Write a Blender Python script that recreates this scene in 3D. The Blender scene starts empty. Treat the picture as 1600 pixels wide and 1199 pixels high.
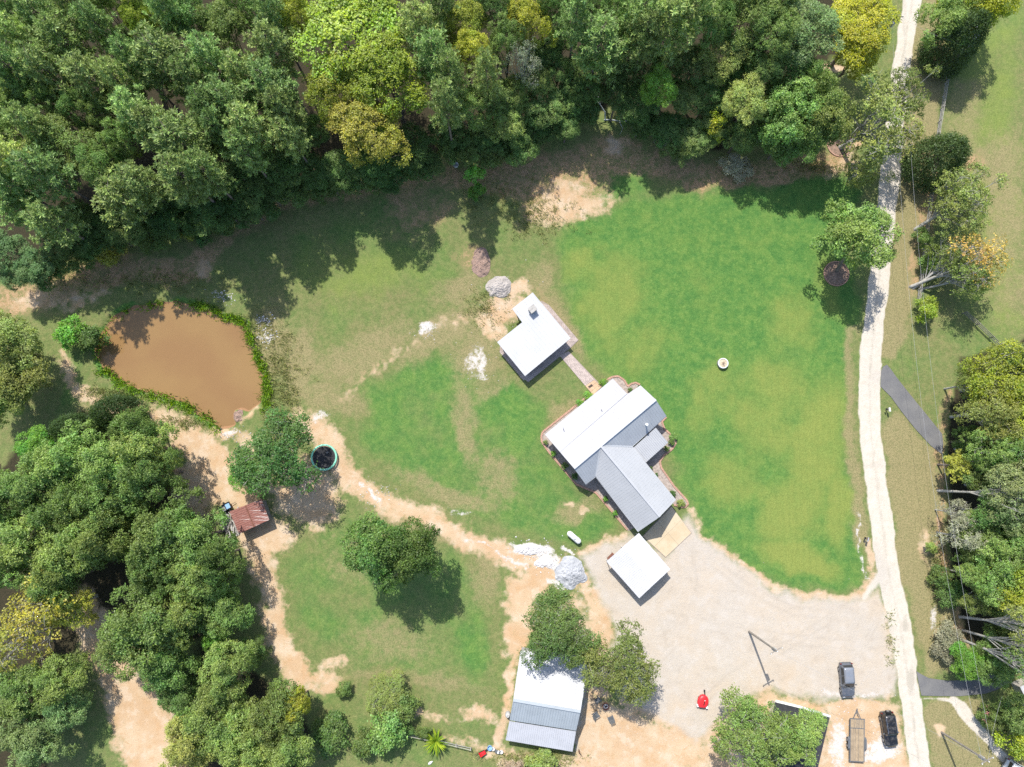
import bpy, bmesh, math, random
import numpy as np
from mathutils import Vector, Matrix, Quaternion

S = bpy.context.scene
COL = S.collection
# ------------------------------------------------------------------ camera, light
F = 1130.0                      # focal length in pixels of the 1600 px wide photograph
CAMH = 112.0
TILT = math.atan(128.0 / F)
cam_d = bpy.data.cameras.new('camera')
cam = bpy.data.objects.new('camera', cam_d); COL.objects.link(cam)
cam_d.sensor_fit = 'HORIZONTAL'; cam_d.sensor_width = 36.0; cam_d.lens = F / 1600 * 36.0
cam_d.clip_start = 0.5; cam_d.clip_end = 8000
cam.location = (0, 0, CAMH); cam.rotation_euler = (TILT, 0, 0)
S.camera = cam
SUN_EL = math.radians(55)
SH = Vector((0.33, -0.944)).normalized()          # the way shadows fall on the ground
W = bpy.data.worlds.new('World'); S.world = W; W.use_nodes = True
nt = W.node_tree
sky = nt.nodes.new('ShaderNodeTexSky'); sky.sky_type = 'NISHITA'; sky.sun_disc = False
sky.sun_elevation = SUN_EL; sky.sun_rotation = math.atan2(-SH.x, -SH.y); sky.altitude = 200
sky.air_density = 1.0; sky.dust_density = 1.5
nt.links.new(sky.outputs[0], nt.nodes['Background'].inputs[0])
nt.nodes['Background'].inputs[1].default_value = 0.145
sd = bpy.data.lights.new('sun', 'SUN'); sun = bpy.data.objects.new('sun', sd); COL.objects.link(sun)
sd.energy = 3.9; sd.angle = math.radians(0.55); sd.color = (1.0, 0.955, 0.88)
sun_dir = Vector((SH.x * math.cos(SUN_EL), SH.y * math.cos(SUN_EL), -math.sin(SUN_EL)))
sun.rotation_euler = sun_dir.to_track_quat('-Z', 'Y').to_euler(); sun.location = (-60, 130, 200)
S.view_settings.view_transform = 'Standard'; S.view_settings.look = 'None'
S.view_settings.gamma = 1; S.view_settings.use_curve_mapping = False
S.view_settings.exposure = 0.78
S.render.engine = 'CYCLES'
S.cycles.max_bounces = 5; S.cycles.diffuse_bounces = 3; S.cycles.transmission_bounces = 3
S.cycles.use_denoising = False
S.cycles.sample_clamp_indirect = 6

# ------------------------------------------------------------------ helpers
ct, st = math.cos(TILT), math.sin(TILT)
def P(px, py, z=0.0):
    """world point at height z seen at pixel (px, py) of the photograph"""
    u = (px - 800.0) / F; v = (599.5 - py) / F
    d = Vector((u, st + v * ct, -ct + v * st))
    t = (z - CAMH) / d.z
    return Vector((d.x * t, d.y * t, z))
def proj(x, y, z=0.0):
    zc = -(z - CAMH)
    f = y * st + zc * ct; up = y * ct - zc * st
    return 800 + F * x / f, 599.5 - F * up / f
def mpp(px, py, z=0.0):
    """metres per pixel there"""
    p = P(px, py, z); return (p.y * st + (CAMH - z) * ct) / F
def tag(o, label=None, cat=None, group=None, kind=None):
    if label: o['label'] = label
    if cat: o['category'] = cat
    if group: o['group'] = group
    if kind: o['kind'] = kind
    return o
def link(o, parent=None):
    COL.objects.link(o)
    if parent is not None: o.parent = parent
    return o
def thing(name, label, cat, loc=(0, 0, 0), rz=0.0, group=None):
    o = bpy.data.objects.new(name, None); o.empty_display_size = 0.3
    o.location = loc; o.rotation_euler = (0, 0, rz); link(o)
    return tag(o, label, cat, group)
class MB:
    """collects shapes into one mesh"""
    def __init__(s): s.v = []; s.f = []
    def add(s, vs, fs):
        b = len(s.v); s.v += [tuple(v) for v in vs]; s.f += [tuple(i + b for i in f) for f in fs]; return s
    def box(s, c, d, rz=0.0, rot=None):
        hx, hy, hz = d[0] / 2, d[1] / 2, d[2] / 2
        R = rot if rot is not None else Matrix.Rotation(rz, 3, 'Z')
        vs = [Vector(c) + R @ Vector((x * hx, y * hy, z * hz)) for z in (-1, 1) for y in (-1, 1) for x in (-1, 1)]
        return s.add(vs, [(0, 2, 3, 1), (4, 5, 7, 6), (0, 1, 5, 4), (2, 6, 7, 3), (0, 4, 6, 2), (1, 3, 7, 5)])
    def bar(s, a, b, w, h=None, up=(0, 0, 1)):
        a, b = Vector(a), Vector(b); h = h or w; d = (b - a); L = d.length; d.normalize()
        x = d.cross(Vector(up))
        if x.length < 1e-4: x = d.cross(Vector((0, 1, 0)))
        x.normalize(); y = x.cross(d)
        R = Matrix((x, d, y)).transposed()
        return s.box((a + b) / 2, (w, L, h), rot=R)
    def tube(s, pts, rad, n=8, cap=True):
        pts = [Vector(p) for p in pts]; b = len(s.v); m = len(pts)
        if not hasattr(rad, '__len__'): rad = [rad] * m
        for i, p in enumerate(pts):
            d = (pts[min(i + 1, m - 1)] - pts[max(i - 1, 0)]).normalized()
            x = d.cross(Vector((0.13, 0.27, 0.95)))
            if x.length < 1e-3: x = d.cross(Vector((1, 0, 0)))
            x.normalize(); y = d.cross(x)
            for k in range(n):
                a = 2 * math.pi * k / n
                s.v.append(tuple(p + (x * math.cos(a) + y * math.sin(a)) * rad[i]))
        for i in range(m - 1):
            for k in range(n):
                k2 = (k + 1) % n
                s.f.append((b + i * n + k, b + i * n + k2, b + (i + 1) * n + k2, b + (i + 1) * n + k))
        if cap:
            s.f.append(tuple(b + k for k in range(n))[::-1]); s.f.append(tuple(b + (m - 1) * n + k for k in range(n)))
        return s
    def lathe(s, c, prof, n=24):
        """profile of (r, z) round a vertical axis at c"""
        b = len(s.v); m = len(prof)
        for r, z in prof:
            for k in range(n):
                a = 2 * math.pi * k / n; s.v.append((c[0] + r * math.cos(a), c[1] + r * math.sin(a), c[2] + z))
        for i in range(m - 1):
            for k in range(n):
                k2 = (k + 1) % n; s.f.append((b + i * n + k, b + i * n + k2, b + (i + 1) * n + k2, b + (i + 1) * n + k))
        return s
    def prism(s, poly, z0, z1):
        """poly: list of xy (ccw); z0, z1 numbers or per-vertex lists"""
        n = len(poly)
        z0 = [z0] * n if not hasattr(z0, '__len__') else z0
        z1 = [z1] * n if not hasattr(z1, '__len__') else z1
        vs = [(p[0], p[1], z0[i]) for i, p in enumerate(poly)] + [(p[0], p[1], z1[i]) for i, p in enumerate(poly)]
        fs = [tuple(range(n))[::-1], tuple(range(n, 2 * n))] + [(i, (i + 1) % n, n + (i + 1) % n, n + i) for i in range(n)]
        return s.add(vs, fs)
    def mesh(s, name, m, smooth=False):
        me = bpy.data.meshes.new(name); me.from_pydata(s.v, [], s.f)
        if m: me.materials.append(m)
        if smooth: me.polygons.foreach_set('use_smooth', [True] * len(me.polygons))
        me.update(); return me
    def build(s, name, m, parent=None, smooth=False):
        return link(bpy.data.objects.new(name, s.mesh(name, m, smooth)), parent)
def ccw(poly):
    a = sum(poly[i][0] * poly[(i + 1) % len(poly)][1] - poly[(i + 1) % len(poly)][0] * poly[i][1] for i in range(len(poly)))
    return list(poly) if a > 0 else list(poly)[::-1]
def copy_tree(o, parent=None):
    c = o.copy(); COL.objects.link(c); c.parent = parent
    for ch in list(o.children): copy_tree(ch, c)
    return c

# ------------------------------------------------------------------ materials
def newmat(name):
    m = bpy.data.materials.new(name); m.use_nodes = True
    t = m.node_tree; b = t.nodes['Principled BSDF']; return m, t, b
def noise(t, scale, detail=3, rough=0.55, vec=None):
    n = t.nodes.new('ShaderNodeTexNoise'); n.inputs['Scale'].default_value = scale
    n.inputs['Detail'].default_value = detail; n.inputs['Roughness'].default_value = rough
    if vec is not None: t.links.new(vec, n.inputs['Vector'])
    return n.outputs['Fac']
def gcoord(t):
    return t.nodes.new('ShaderNodeTexCoord').outputs['Object']
def gpos(t):
    return t.nodes.new('ShaderNodeNewGeometry').outputs['Position']
def mth(t, op, a, b=None, clamp=False):
    n = t.nodes.new('ShaderNodeMath'); n.operation = op; n.use_clamp = clamp
    for i, x in enumerate((a, b)):
        if x is None: continue
        if isinstance(x, (int, float)): n.inputs[i].default_value = x
        else: t.links.new(x, n.inputs[i])
    return n.outputs[0]
def mapr(t, x, a, b, c=0.0, d=1.0, smooth=True):
    n = t.nodes.new('ShaderNodeMapRange'); n.interpolation_type = 'SMOOTHSTEP' if smooth else 'LINEAR'
    t.links.new(x, n.inputs[0])
    for i, q in zip((1, 2, 3, 4), (a, b, c, d)): n.inputs[i].default_value = q
    return n.outputs[0]
def mixc(t, f, a, b, mode='MIX'):
    n = t.nodes.new('ShaderNodeMix'); n.data_type = 'RGBA'; n.blend_type = mode
    if isinstance(f, (int, float)): n.inputs[0].default_value = f
    else: t.links.new(f, n.inputs[0])
    for i, x in ((6, a), (7, b)):
        if isinstance(x, (tuple, list)): n.inputs[i].default_value = (*x[:3], 1)
        else: t.links.new(x, n.inputs[i])
    return n.outputs[2]
def bump(t, b, h, strength, dist):
    n = t.nodes.new('ShaderNodeBump'); n.inputs['Strength'].default_value = strength; n.inputs['Distance'].default_value = dist
    t.links.new(h, n.inputs['Height']); t.links.new(n.outputs[0], b.inputs['Normal'])
def simple(name, c, rough=0.6, metal=0.0, var=0.25, scale=3.0, c2=None, bmp=0.0, spec=0.4):
    KX = 0.86; c = tuple(x * KX for x in c); c2 = tuple(x * KX for x in c2) if c2 else None
    m, t, b = newmat(name); v = gcoord(t)
    n1 = noise(t, scale, 4, 0.6, v); n2 = noise(t, scale * 9, 3, 0.6, v)
    c2 = c2 or tuple(x * (1 - var) for x in c)
    col = mixc(t, mapr(t, n1, 0.35, 0.68), c, c2)
    col = mixc(t, mapr(t, n2, 0.4, 0.7, 0, 0.35), col, tuple(x * (1 - var * 0.8) for x in c))
    t.links.new(col, b.inputs['Base Color'])
    b.inputs['Roughness'].default_value = rough; b.inputs['Metallic'].default_value = metal
    b.inputs['Specular IOR Level'].default_value = spec
    if bmp: bump(t, b, n2, bmp, 0.02)
    return m
M = {}
M['white_roof'] = simple('white_roof', (0.53, 0.535, 0.545), 0.7, 0, 0.08, 0.4, c2=(0.49, 0.495, 0.505), spec=0.1)
M['carport_roof'] = simple('carport_roof', (0.56, 0.56, 0.575), 0.7, 0, 0.08, 0.4, c2=(0.52, 0.52, 0.535), spec=0.1)
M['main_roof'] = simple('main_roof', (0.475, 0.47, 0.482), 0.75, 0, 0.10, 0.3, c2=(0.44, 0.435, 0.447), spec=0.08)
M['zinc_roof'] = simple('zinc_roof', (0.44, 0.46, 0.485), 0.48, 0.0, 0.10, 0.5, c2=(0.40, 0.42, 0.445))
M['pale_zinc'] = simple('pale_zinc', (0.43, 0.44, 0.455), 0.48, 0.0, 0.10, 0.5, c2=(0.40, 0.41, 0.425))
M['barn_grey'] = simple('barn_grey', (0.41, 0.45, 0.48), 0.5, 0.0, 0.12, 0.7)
M['barn_pale'] = simple('barn_pale', (0.48, 0.49, 0.52), 0.5, 0.0, 0.10, 0.7)
M['wall_cream'] = simple('wall_cream', (0.55, 0.50, 0.43), 0.8, 0, 0.12, 1.5)
M['wall_metal'] = simple('wall_metal', (0.42, 0.43, 0.44), 0.6, 0, 0.12, 1.5)
M['dark'] = simple('dark', (0.02, 0.02, 0.022), 0.5, 0, 0.3)
M['glass'] = simple('glass', (0.02, 0.025, 0.03), 0.06, 0, 0.1, spec=0.6)
M['white_paint'] = simple('white_paint', (0.78, 0.78, 0.77), 0.4, 0, 0.06)
M['steel'] = simple('steel', (0.35, 0.36, 0.38), 0.45, 0.5, 0.2)
M['wood_grey'] = simple('wood_grey', (0.30, 0.27, 0.235), 0.8, 0, 0.35, 2.5, bmp=0.3)
M['wood_pale'] = simple('wood_pale', (0.46, 0.44, 0.41), 0.8, 0, 0.3, 2.5, bmp=0.3)
M['wood_dark'] = simple('wood_dark', (0.07, 0.055, 0.045), 0.8, 0, 0.35, 2.5)
M['deck'] = simple('deck', (0.44, 0.335, 0.215), 0.75, 0, 0.28, 1.6, bmp=0.2)
M['deck_worn'] = simple('deck_worn', (0.36, 0.285, 0.20), 0.8, 0, 0.3, 1.2, bmp=0.2)
M['brick'] = simple('brick', (0.50, 0.30, 0.22), 0.85, 0, 0.3, 4)
M['paver'] = simple('paver', (0.58, 0.48, 0.43), 0.85, 0, 0.3, 2.2)
M['patio'] = simple('patio', (0.52, 0.43, 0.39), 0.85, 0, 0.3, 1.2)
M['paver_tan'] = simple('paver_tan', (0.60, 0.42, 0.27), 0.85, 0, 0.2, 1.2)
M['mortar'] = simple('mortar', (0.36, 0.30, 0.26), 0.9, 0, 0.2, 3)
M['concrete_tan'] = simple('concrete_tan', (0.56, 0.47, 0.33), 0.85, 0, 0.14, 0.35, c2=(0.50, 0.39, 0.25), bmp=0.1)
M['bed'] = simple('bed', (0.44, 0.37, 0.32), 0.95, 0, 0.4, 3.0, bmp=0.5)
M['mulch'] = simple('mulch', (0.34, 0.23, 0.17), 0.95, 0, 0.5, 3.0, bmp=0.6)
M['bark'] = simple('bark', (0.22, 0.18, 0.145), 0.9, 0, 0.45, 3.0, bmp=0.5)
M['bark_pine'] = simple('bark_pine', (0.23, 0.185, 0.16), 0.9, 0, 0.4, 3.0, bmp=0.5)
M['bark_pale'] = simple('bark_pale', (0.48, 0.46, 0.42), 0.85, 0, 0.35, 2.0, bmp=0.3)
M['dead_wood'] = simple('dead_wood', (0.60, 0.63, 0.60), 0.8, 0, 0.2, 2.0)
M['red'] = simple('red', (0.72, 0.03, 0.04), 0.35, 0, 0.12, 2.0)
M['rubber'] = simple('rubber', (0.018, 0.018, 0.019), 0.8, 0, 0.25)
M['blue'] = simple('blue', (0.28, 0.48, 0.72), 0.4, 0, 0.1)
M['grey_plastic'] = simple('grey_plastic', (0.13, 0.14, 0.15), 0.55, 0, 0.15)
M['mint'] = simple('mint', (0.22, 0.62, 0.42), 0.45, 0, 0.2, 1.2, c2=(0.30, 0.66, 0.50))
M['mat_black'] = simple('mat_black', (0.022, 0.022, 0.027), 0.5, 0, 0.4, 1.5)
M['gravel_grey'] = simple('gravel_grey', (0.45, 0.46, 0.48), 0.95, 0, 0.18, 0.5, c2=(0.33, 0.34, 0.36), bmp=0.9)
M['gravel_warm'] = simple('gravel_warm', (0.46, 0.42, 0.39), 0.95, 0, 0.25, 0.7, bmp=0.9)
M['straw'] = simple('straw', (0.36, 0.25, 0.20), 0.95, 0, 0.35, 1.5, bmp=0.9)
M['chalk'] = simple('chalk', (0.62, 0.60, 0.585), 0.95, 0, 0.14, 0.6, bmp=0.8)
M['shingle'] = simple('shingle', (0.045, 0.047, 0.055), 0.85, 0, 0.35, 2.5, bmp=0.4)
M['wire'] = simple('wire', (0.55, 0.55, 0.55), 0.5, 0.4, 0.1)
M['chrome'] = simple('chrome', (0.7, 0.7, 0.7), 0.2, 0.9, 0.1)
M['lamp_red'] = simple('lamp_red', (0.16, 0.012, 0.012), 0.2, 0, 0.1)
M['lamp_clear'] = simple('lamp_clear', (0.30, 0.31, 0.33), 0.12, 0, 0.1)
def rust_roof():
    m, t, b = newmat('rust_roof'); v = gcoord(t)
    mp = t.nodes.new('ShaderNodeMapping'); t.links.new(v, mp.inputs[0]); mp.inputs['Rotation'].default_value = (0, 0, math.radians(-22)); mp.inputs['Scale'].default_value = (0.22, 3.4, 1)
    n1 = noise(t, 1.3, 4, 0.65, mp.outputs[0]); n2 = noise(t, 6, 4, 0.6, v)
    c = mixc(t, mapr(t, n2, 0.35, 0.7), (0.27, 0.115, 0.09), (0.17, 0.07, 0.058))
    c = mixc(t, mapr(t, n1, 0.55, 0.63, 0, 0.85), c, (0.52, 0.43, 0.40))
    t.links.new(c, b.inputs['Base Color']); b.inputs['Roughness'].default_value = 0.75; return m
M['rust_roof'] = rust_roof()
M['rust'] = simple('rust', (0.22, 0.09, 0.06), 0.8, 0.1, 0.4, 3)
def asphalt():
    m, t, b = newmat('asphalt'); v = gpos(t)
    n = noise(t, 0.5, 5, 0.6, v); n2 = noise(t, 9, 3, 0.7, v)
    c = mixc(t, mapr(t, n, 0.3, 0.7), (0.10, 0.10, 0.105), (0.135, 0.133, 0.13))
    c = mixc(t, mapr(t, n2, 0.4, 0.75, 0, 0.4), c, (0.23, 0.225, 0.22))
    t.links.new(c, b.inputs['Base Color']); b.inputs['Roughness'].default_value = 0.9; bump(t, b, n2, 0.3, 0.02); return m
M['asphalt'] = asphalt()
def paint():
    m, t, b = newmat('car_paint'); oi = t.nodes.new('ShaderNodeObjectInfo')
    n = noise(t, 2.5, 4, 0.6, gcoord(t))
    c = mixc(t, mapr(t, n, 0.4, 0.75, 0, 0.25), oi.outputs['Color'], (0.30, 0.27, 0.24))
    t.links.new(c, b.inputs['Base Color']); b.inputs['Roughness'].default_value = 0.28
    b.inputs['Coat Weight'].default_value = 0.5; b.inputs['Coat Roughness'].default_value = 0.1; return m
M['paint'] = paint()
def leafmat(name, trans=0.32, gloss=0.06):
    m, t, b = newmat(name); out = t.nodes['Material Output']; t.nodes.remove(b)
    oi = t.nodes.new('ShaderNodeObjectInfo')
    at = t.nodes.new('ShaderNodeAttribute'); at.attribute_name = 'tint'
    sep = t.nodes.new('ShaderNodeSeparateColor'); t.links.new(at.outputs['Color'], sep.inputs[0])
    # tint.r = brightness of this clump's leaves, tint.g = how far they have yellowed
    hsv = t.nodes.new('ShaderNodeHueSaturation'); t.links.new(oi.outputs['Color'], hsv.inputs['Color'])
    t.links.new(mth(t, 'MULTIPLY', sep.outputs[0], mapr(t, oi.outputs['Random'], 0, 1, 0.85, 1.18, False)), hsv.inputs['Value'])
    t.links.new(mth(t, 'ADD', mapr(t, oi.outputs['Random'], 0, 1, 0.508, 0.492, False),
                    mapr(t, sep.outputs[1], 0, 1, 0.022, -0.030, False)), hsv.inputs['Hue'])
    t.links.new(mapr(t, sep.outputs[2], 0, 1, 0.75, 1.1, False), hsv.inputs['Saturation'])
    df = t.nodes.new('ShaderNodeBsdfDiffuse'); tr = t.nodes.new('ShaderNodeBsdfTranslucent'); gl = t.nodes.new('ShaderNodeBsdfGlossy')
    gl.inputs['Roughness'].default_value = 0.42; gl.inputs['Color'].default_value = (0.9, 0.95, 0.9, 1)
    t.links.new(hsv.outputs[0], df.inputs[0])
    tc = mixc(t, 0.35, hsv.outputs[0], (0.20, 0.33, 0.03)); t.links.new(tc, tr.inputs[0])
    mx = t.nodes.new('ShaderNodeMixShader'); mx.inputs[0].default_value = trans
    t.links.new(df.outputs[0], mx.inputs[1]); t.links.new(tr.outputs[0], mx.inputs[2])
    m2 = t.nodes.new('ShaderNodeMixShader'); m2.inputs[0].default_value = gloss
    t.links.new(mx.outputs[0], m2.inputs[1]); t.links.new(gl.outputs[0], m2.inputs[2])
    t.links.new(m2.outputs[0], out.inputs[0]); return m
M['leaf'] = leafmat('leaf', 0.40, 0.012); M['needle'] = leafmat('needle', 0.30, 0.01)

# ------------------------------------------------------------------ ground masks
rng = np.random.default_rng(7)
class VN:
    def __init__(s, seed): s.g = np.random.default_rng(seed).random((257, 257)).astype(np.float32)
    def __call__(s, x, y):
        x = np.mod(x, 256); y = np.mod(y, 256); i = x.astype(np.int32); j = y.astype(np.int32); fx = x - i; fy = y - j
        fx = fx * fx * (3 - 2 * fx); fy = fy * fy * (3 - 2 * fy); g = s.g
        return (g[j, i] * (1 - fx) + g[j, i + 1] * fx) * (1 - fy) + (g[j + 1, i] * (1 - fx) + g[j + 1, i + 1] * fx) * fy
def fbm(x, y, scale, seed, oct=4):
    a, r, t = 1.0, 0.0, 0.0
    for k in range(oct):
        r = r + a * VN(seed + k)(x / scale * 2 ** k + 17.3 * k, y / scale * 2 ** k + 5.1 * k); t += a; a *= 0.55
    return r / t
def axis(a, b, step, far):
    core = np.arange(a, b + step * 0.5, step)
    ext = []; d = step; x = 0.0
    while x < far: d *= 1.5; x += d; ext.append(x)
    ext = np.array(ext); return np.concatenate([(a - ext)[::-1], core, core[-1] + ext])
GX = axis(-92, 92, 0.3, 3000); GY = axis(-50, 84, 0.3, 3000)
XX, YY = np.meshgrid(GX, GY)
zc = CAMH; ff = np.maximum(YY * st + zc * ct, 20.0)
PX = 800 + F * XX / ff; PY = 599.5 - F * (YY * ct - zc * st) / ff
wx = (fbm(PX, PY, 22, 11) - 0.5) * 22 + (fbm(PX, PY, 90, 31, 3) - 0.5) * 22
wy = (fbm(PX, PY, 22, 21) - 0.5) * 22 + (fbm(PX, PY, 90, 41, 3) - 0.5) * 22
QX, QY = PX + wx, PY + wy
def ss(x, a, b):
    t = np.clip((x - a) / (b - a), 0, 1); return t * t * (3 - 2 * t)
def segdist(X, Y, a, b):
    dx, dy = b[0] - a[0], b[1] - a[1]; L = dx * dx + dy * dy + 1e-9
    t = np.clip(((X - a[0]) * dx + (Y - a[1]) * dy) / L, 0, 1)
    return np.hypot(X - a[0] - t * dx, Y - a[1] - t * dy), t
def polysd(pts, X, Y):
    d = np.full(X.shape, 1e9); ins = np.zeros(X.shape, bool); n = len(pts)
    for i in range(n):
        a, b = pts[i], pts[(i + 1) % n]
        d = np.minimum(d, segdist(X, Y, a, b)[0])
        if a[1] != b[1]:
            c = ((a[1] > Y) != (b[1] > Y)) & (X < (b[0] - a[0]) * (Y - a[1]) / (b[1] - a[1]) + a[0]); ins ^= c
    return np.where(ins, -d, d)
SOFTM = 1.0
def poly(pts, soft=8, warp=True, grow=0):
    X, Y = (QX, QY) if warp else (PX, PY)
    soft = soft * SOFTM; return 1 - ss(polysd(pts, X, Y) - grow, -soft, soft)
def line(pts, soft=6, warp=True):
    """pts: (x, y, half width)"""
    X, Y = (QX, QY) if warp else (PX, PY); r = np.zeros(X.shape)
    for a, b in zip(pts[:-1], pts[1:]):
        d, t = segdist(X, Y, a, b); w = a[2] + (b[2] - a[2]) * t
        r = np.maximum(r, 1 - ss(d - w, -soft * SOFTM, soft * SOFTM))
    return r
def blob(cx, cy, rx, ry, rot=0.0, soft=0.6):
    c, s = math.cos(math.radians(rot)), math.sin(math.radians(rot)); dx, dy = QX - cx, QY - cy
    r = np.hypot((dx * c + dy * s) / rx, (-dx * s + dy * c) / ry); return 1 - ss(r, 1 - soft, 1 + soft)
mx = lambda *a: np.maximum.reduce(a)

POND = [(160, 520), (175, 500), (200, 485), (235, 476), (275, 473), (310, 480), (335, 487), (348, 500), (381, 510), (388, 530), (397, 560),
        (408, 580), (412, 605), (405, 628), (390, 640), (378, 636), (366, 640), (362, 652), (366, 662), (345, 667), (325, 655), (305, 640), (280, 627), (250, 617),
        (215, 607), (185, 592), (165, 577), (155, 560), (151, 545)]
ROAD = [(1426, -30, 14), (1424, 0, 14), (1410, 100, 14), (1397, 200, 14), (1388, 300, 15), (1375, 420, 15.5), (1366, 500, 16), (1360, 600, 17),
        (1361, 675, 16.5), (1369, 750, 16.5), (1383, 850, 17), (1392, 905, 17), (1406, 975, 16.5), (1417, 1050, 15.5), (1427, 1125, 16), (1437, 1199, 16), (1441, 1240, 16)]
lush = np.full(PX.shape, 0.36)
NE = [(845, 365), (930, 335), (1000, 300), (1080, 300), (1200, 290), (1300, 262), (1345, 300), (1330, 400), (1345, 470), (1336, 560), (1328, 640), (1333, 720),
      (1345, 800), (1356, 870), (1354, 912), (1310, 931), (1260, 926), (1220, 916), (1180, 895), (1140, 866), (1100, 832), (1075, 800), (1040, 700), (960, 600), (905, 545), (870, 430)]
lush = mx(lush, 1.0 * poly(NE, 24) * np.clip(0.55 + 0.45 * ss(QX, 850, 920), 0, 1),
          0.72 * poly([(560, 610), (640, 560), (720, 600), (800, 605), (830, 610), (870, 640), (850, 690), (890, 750), (960, 800), (972, 835), (900, 858), (830, 845), (760, 820), (700, 790), (620, 760), (560, 700)], 22),
          0.55 * poly([(450, 840), (560, 800), (700, 860), (770, 900), (775, 1000), (760, 1090), (600, 1050), (480, 1000), (430, 920)], 25),
          0.78 * blob(690, 590, 60, 35), 0.75 * blob(740, 1010, 30, 55), 0.85 * blob(790, 640, 45, 40), 0.75 * blob(960, 270, 70, 60),
          0.5 * poly([(420, 370), (600, 300), (720, 350), (720, 440), (640, 470), (460, 460)], 25),
          0.62 * blob(112, 620, 22, 40, 20), 0.5 * blob(115, 560, 20, 50, 10), 0.55 * blob(640, 1170, 80, 40), 0.6 * blob(1360, 110, 18, 45, 10),
          0.5 * poly([(1490, 60), (1600, 0), (1600, 560), (1540, 540), (1500, 480), (1560, 300), (1480, 180)], 25), 0.5 * line([(1400, 560, 6), (1392, 620, 5), (1400, 740, 5), (1420, 860, 6), (1437, 980, 7), (1445, 1040, 6)], 10))
yel = mx(0.62 * blob(955, 460, 60, 80, 20), 0.5 * blob(985, 545, 70, 50, -15), 0.5 * blob(1235, 520, 45, 80, 15), 0.62 * blob(1205, 640, 70, 90, 10), 0.75 * blob(1280, 700, 55, 120, 8), 0.6 * blob(1140, 745, 55, 50),
         0.75 * blob(1235, 800, 60, 60), 0.6 * blob(1130, 600, 40, 50), 0.9 * blob(1250, 875, 70, 25, 20), 0.8 * blob(1310, 800, 25, 70), 0.6 * blob(905, 420, 30, 30), 0.5 * blob(1090, 640, 30, 60),
         0.45 * blob(560, 430, 120, 50), 0.5 * poly([(1480, 100), (1600, 0), (1600, 560), (1500, 480)], 30), 0.6 * blob(1290, 440, 25, 60), 0.3 * poly(NE, 20) * fbm(PX, PY, 60, 51))
dry = mx(poly([(1440, -20), (1480, -20), (1467, 200), (1450, 330), (1428, 480), (1405, 560), (1385, 570), (1372, 500), (1385, 400), (1398, 300), (1405, 200), (1420, 100)], 9),
         poly([(1382, 660), (1400, 640), (1460, 705), (1475, 800), (1470, 880), (1500, 955), (1515, 1040), (1450, 1052), (1430, 990), (1408, 890), (1388, 760)], 9),
         0.85 * poly([(1440, 1092), (1540, 1090), (1620, 1215), (1455, 1215)], 8), 0.75 * poly([(1520, 230), (1600, 200), (1600, 400), (1540, 420)], 30), 0.6 * poly([(1490, 130), (1545, 120), (1530, 260), (1480, 230)], 20),
         0.8 * line([(1333, 520, 7), (1330, 640, 9), (1338, 740, 10), (1350, 840, 14)], 8), 0.75 * blob(560, 560, 90, 35, -25), 0.9 * blob(470, 570, 22, 60, 5), 0.75 * blob(730, 660, 18, 70, -10), 0.6 * blob(770, 610, 40, 12, -20),
         0.7 * blob(775, 750, 30, 40), 0.75 * blob(700, 770, 80, 14, 20), 0.6 * blob(610, 1005, 70, 30, 15), 0.7 * blob(720, 450, 50, 22, -30), 0.85 * blob(690, 520, 80, 25, -35), 0.8 * blob(745, 555, 45, 45),
         0.7 * blob(560, 880, 60, 40, 20) * fbm(PX, PY, 30, 71), 0.9 * blob(430, 540, 30, 60), 0.75 * blob(880, 640, 30, 14, -40), 0.7 * blob(900, 800, 40, 15, -20), 0.7 * blob(510, 620, 60, 25, 20), 0.95 * blob(872, 500, 22, 55, -32), 0.7 * blob(845, 440, 20, 30), 0.7 * blob(760, 900, 25, 50),
         0.8 * blob(660, 830, 90, 10, 22), 0.6 * blob(640, 1060, 120, 14, 5), 0.55 * blob(1580, 460, 50, 50), 0.5 * blob(140, 640, 40, 20))
SOFTM = 1.7
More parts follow.
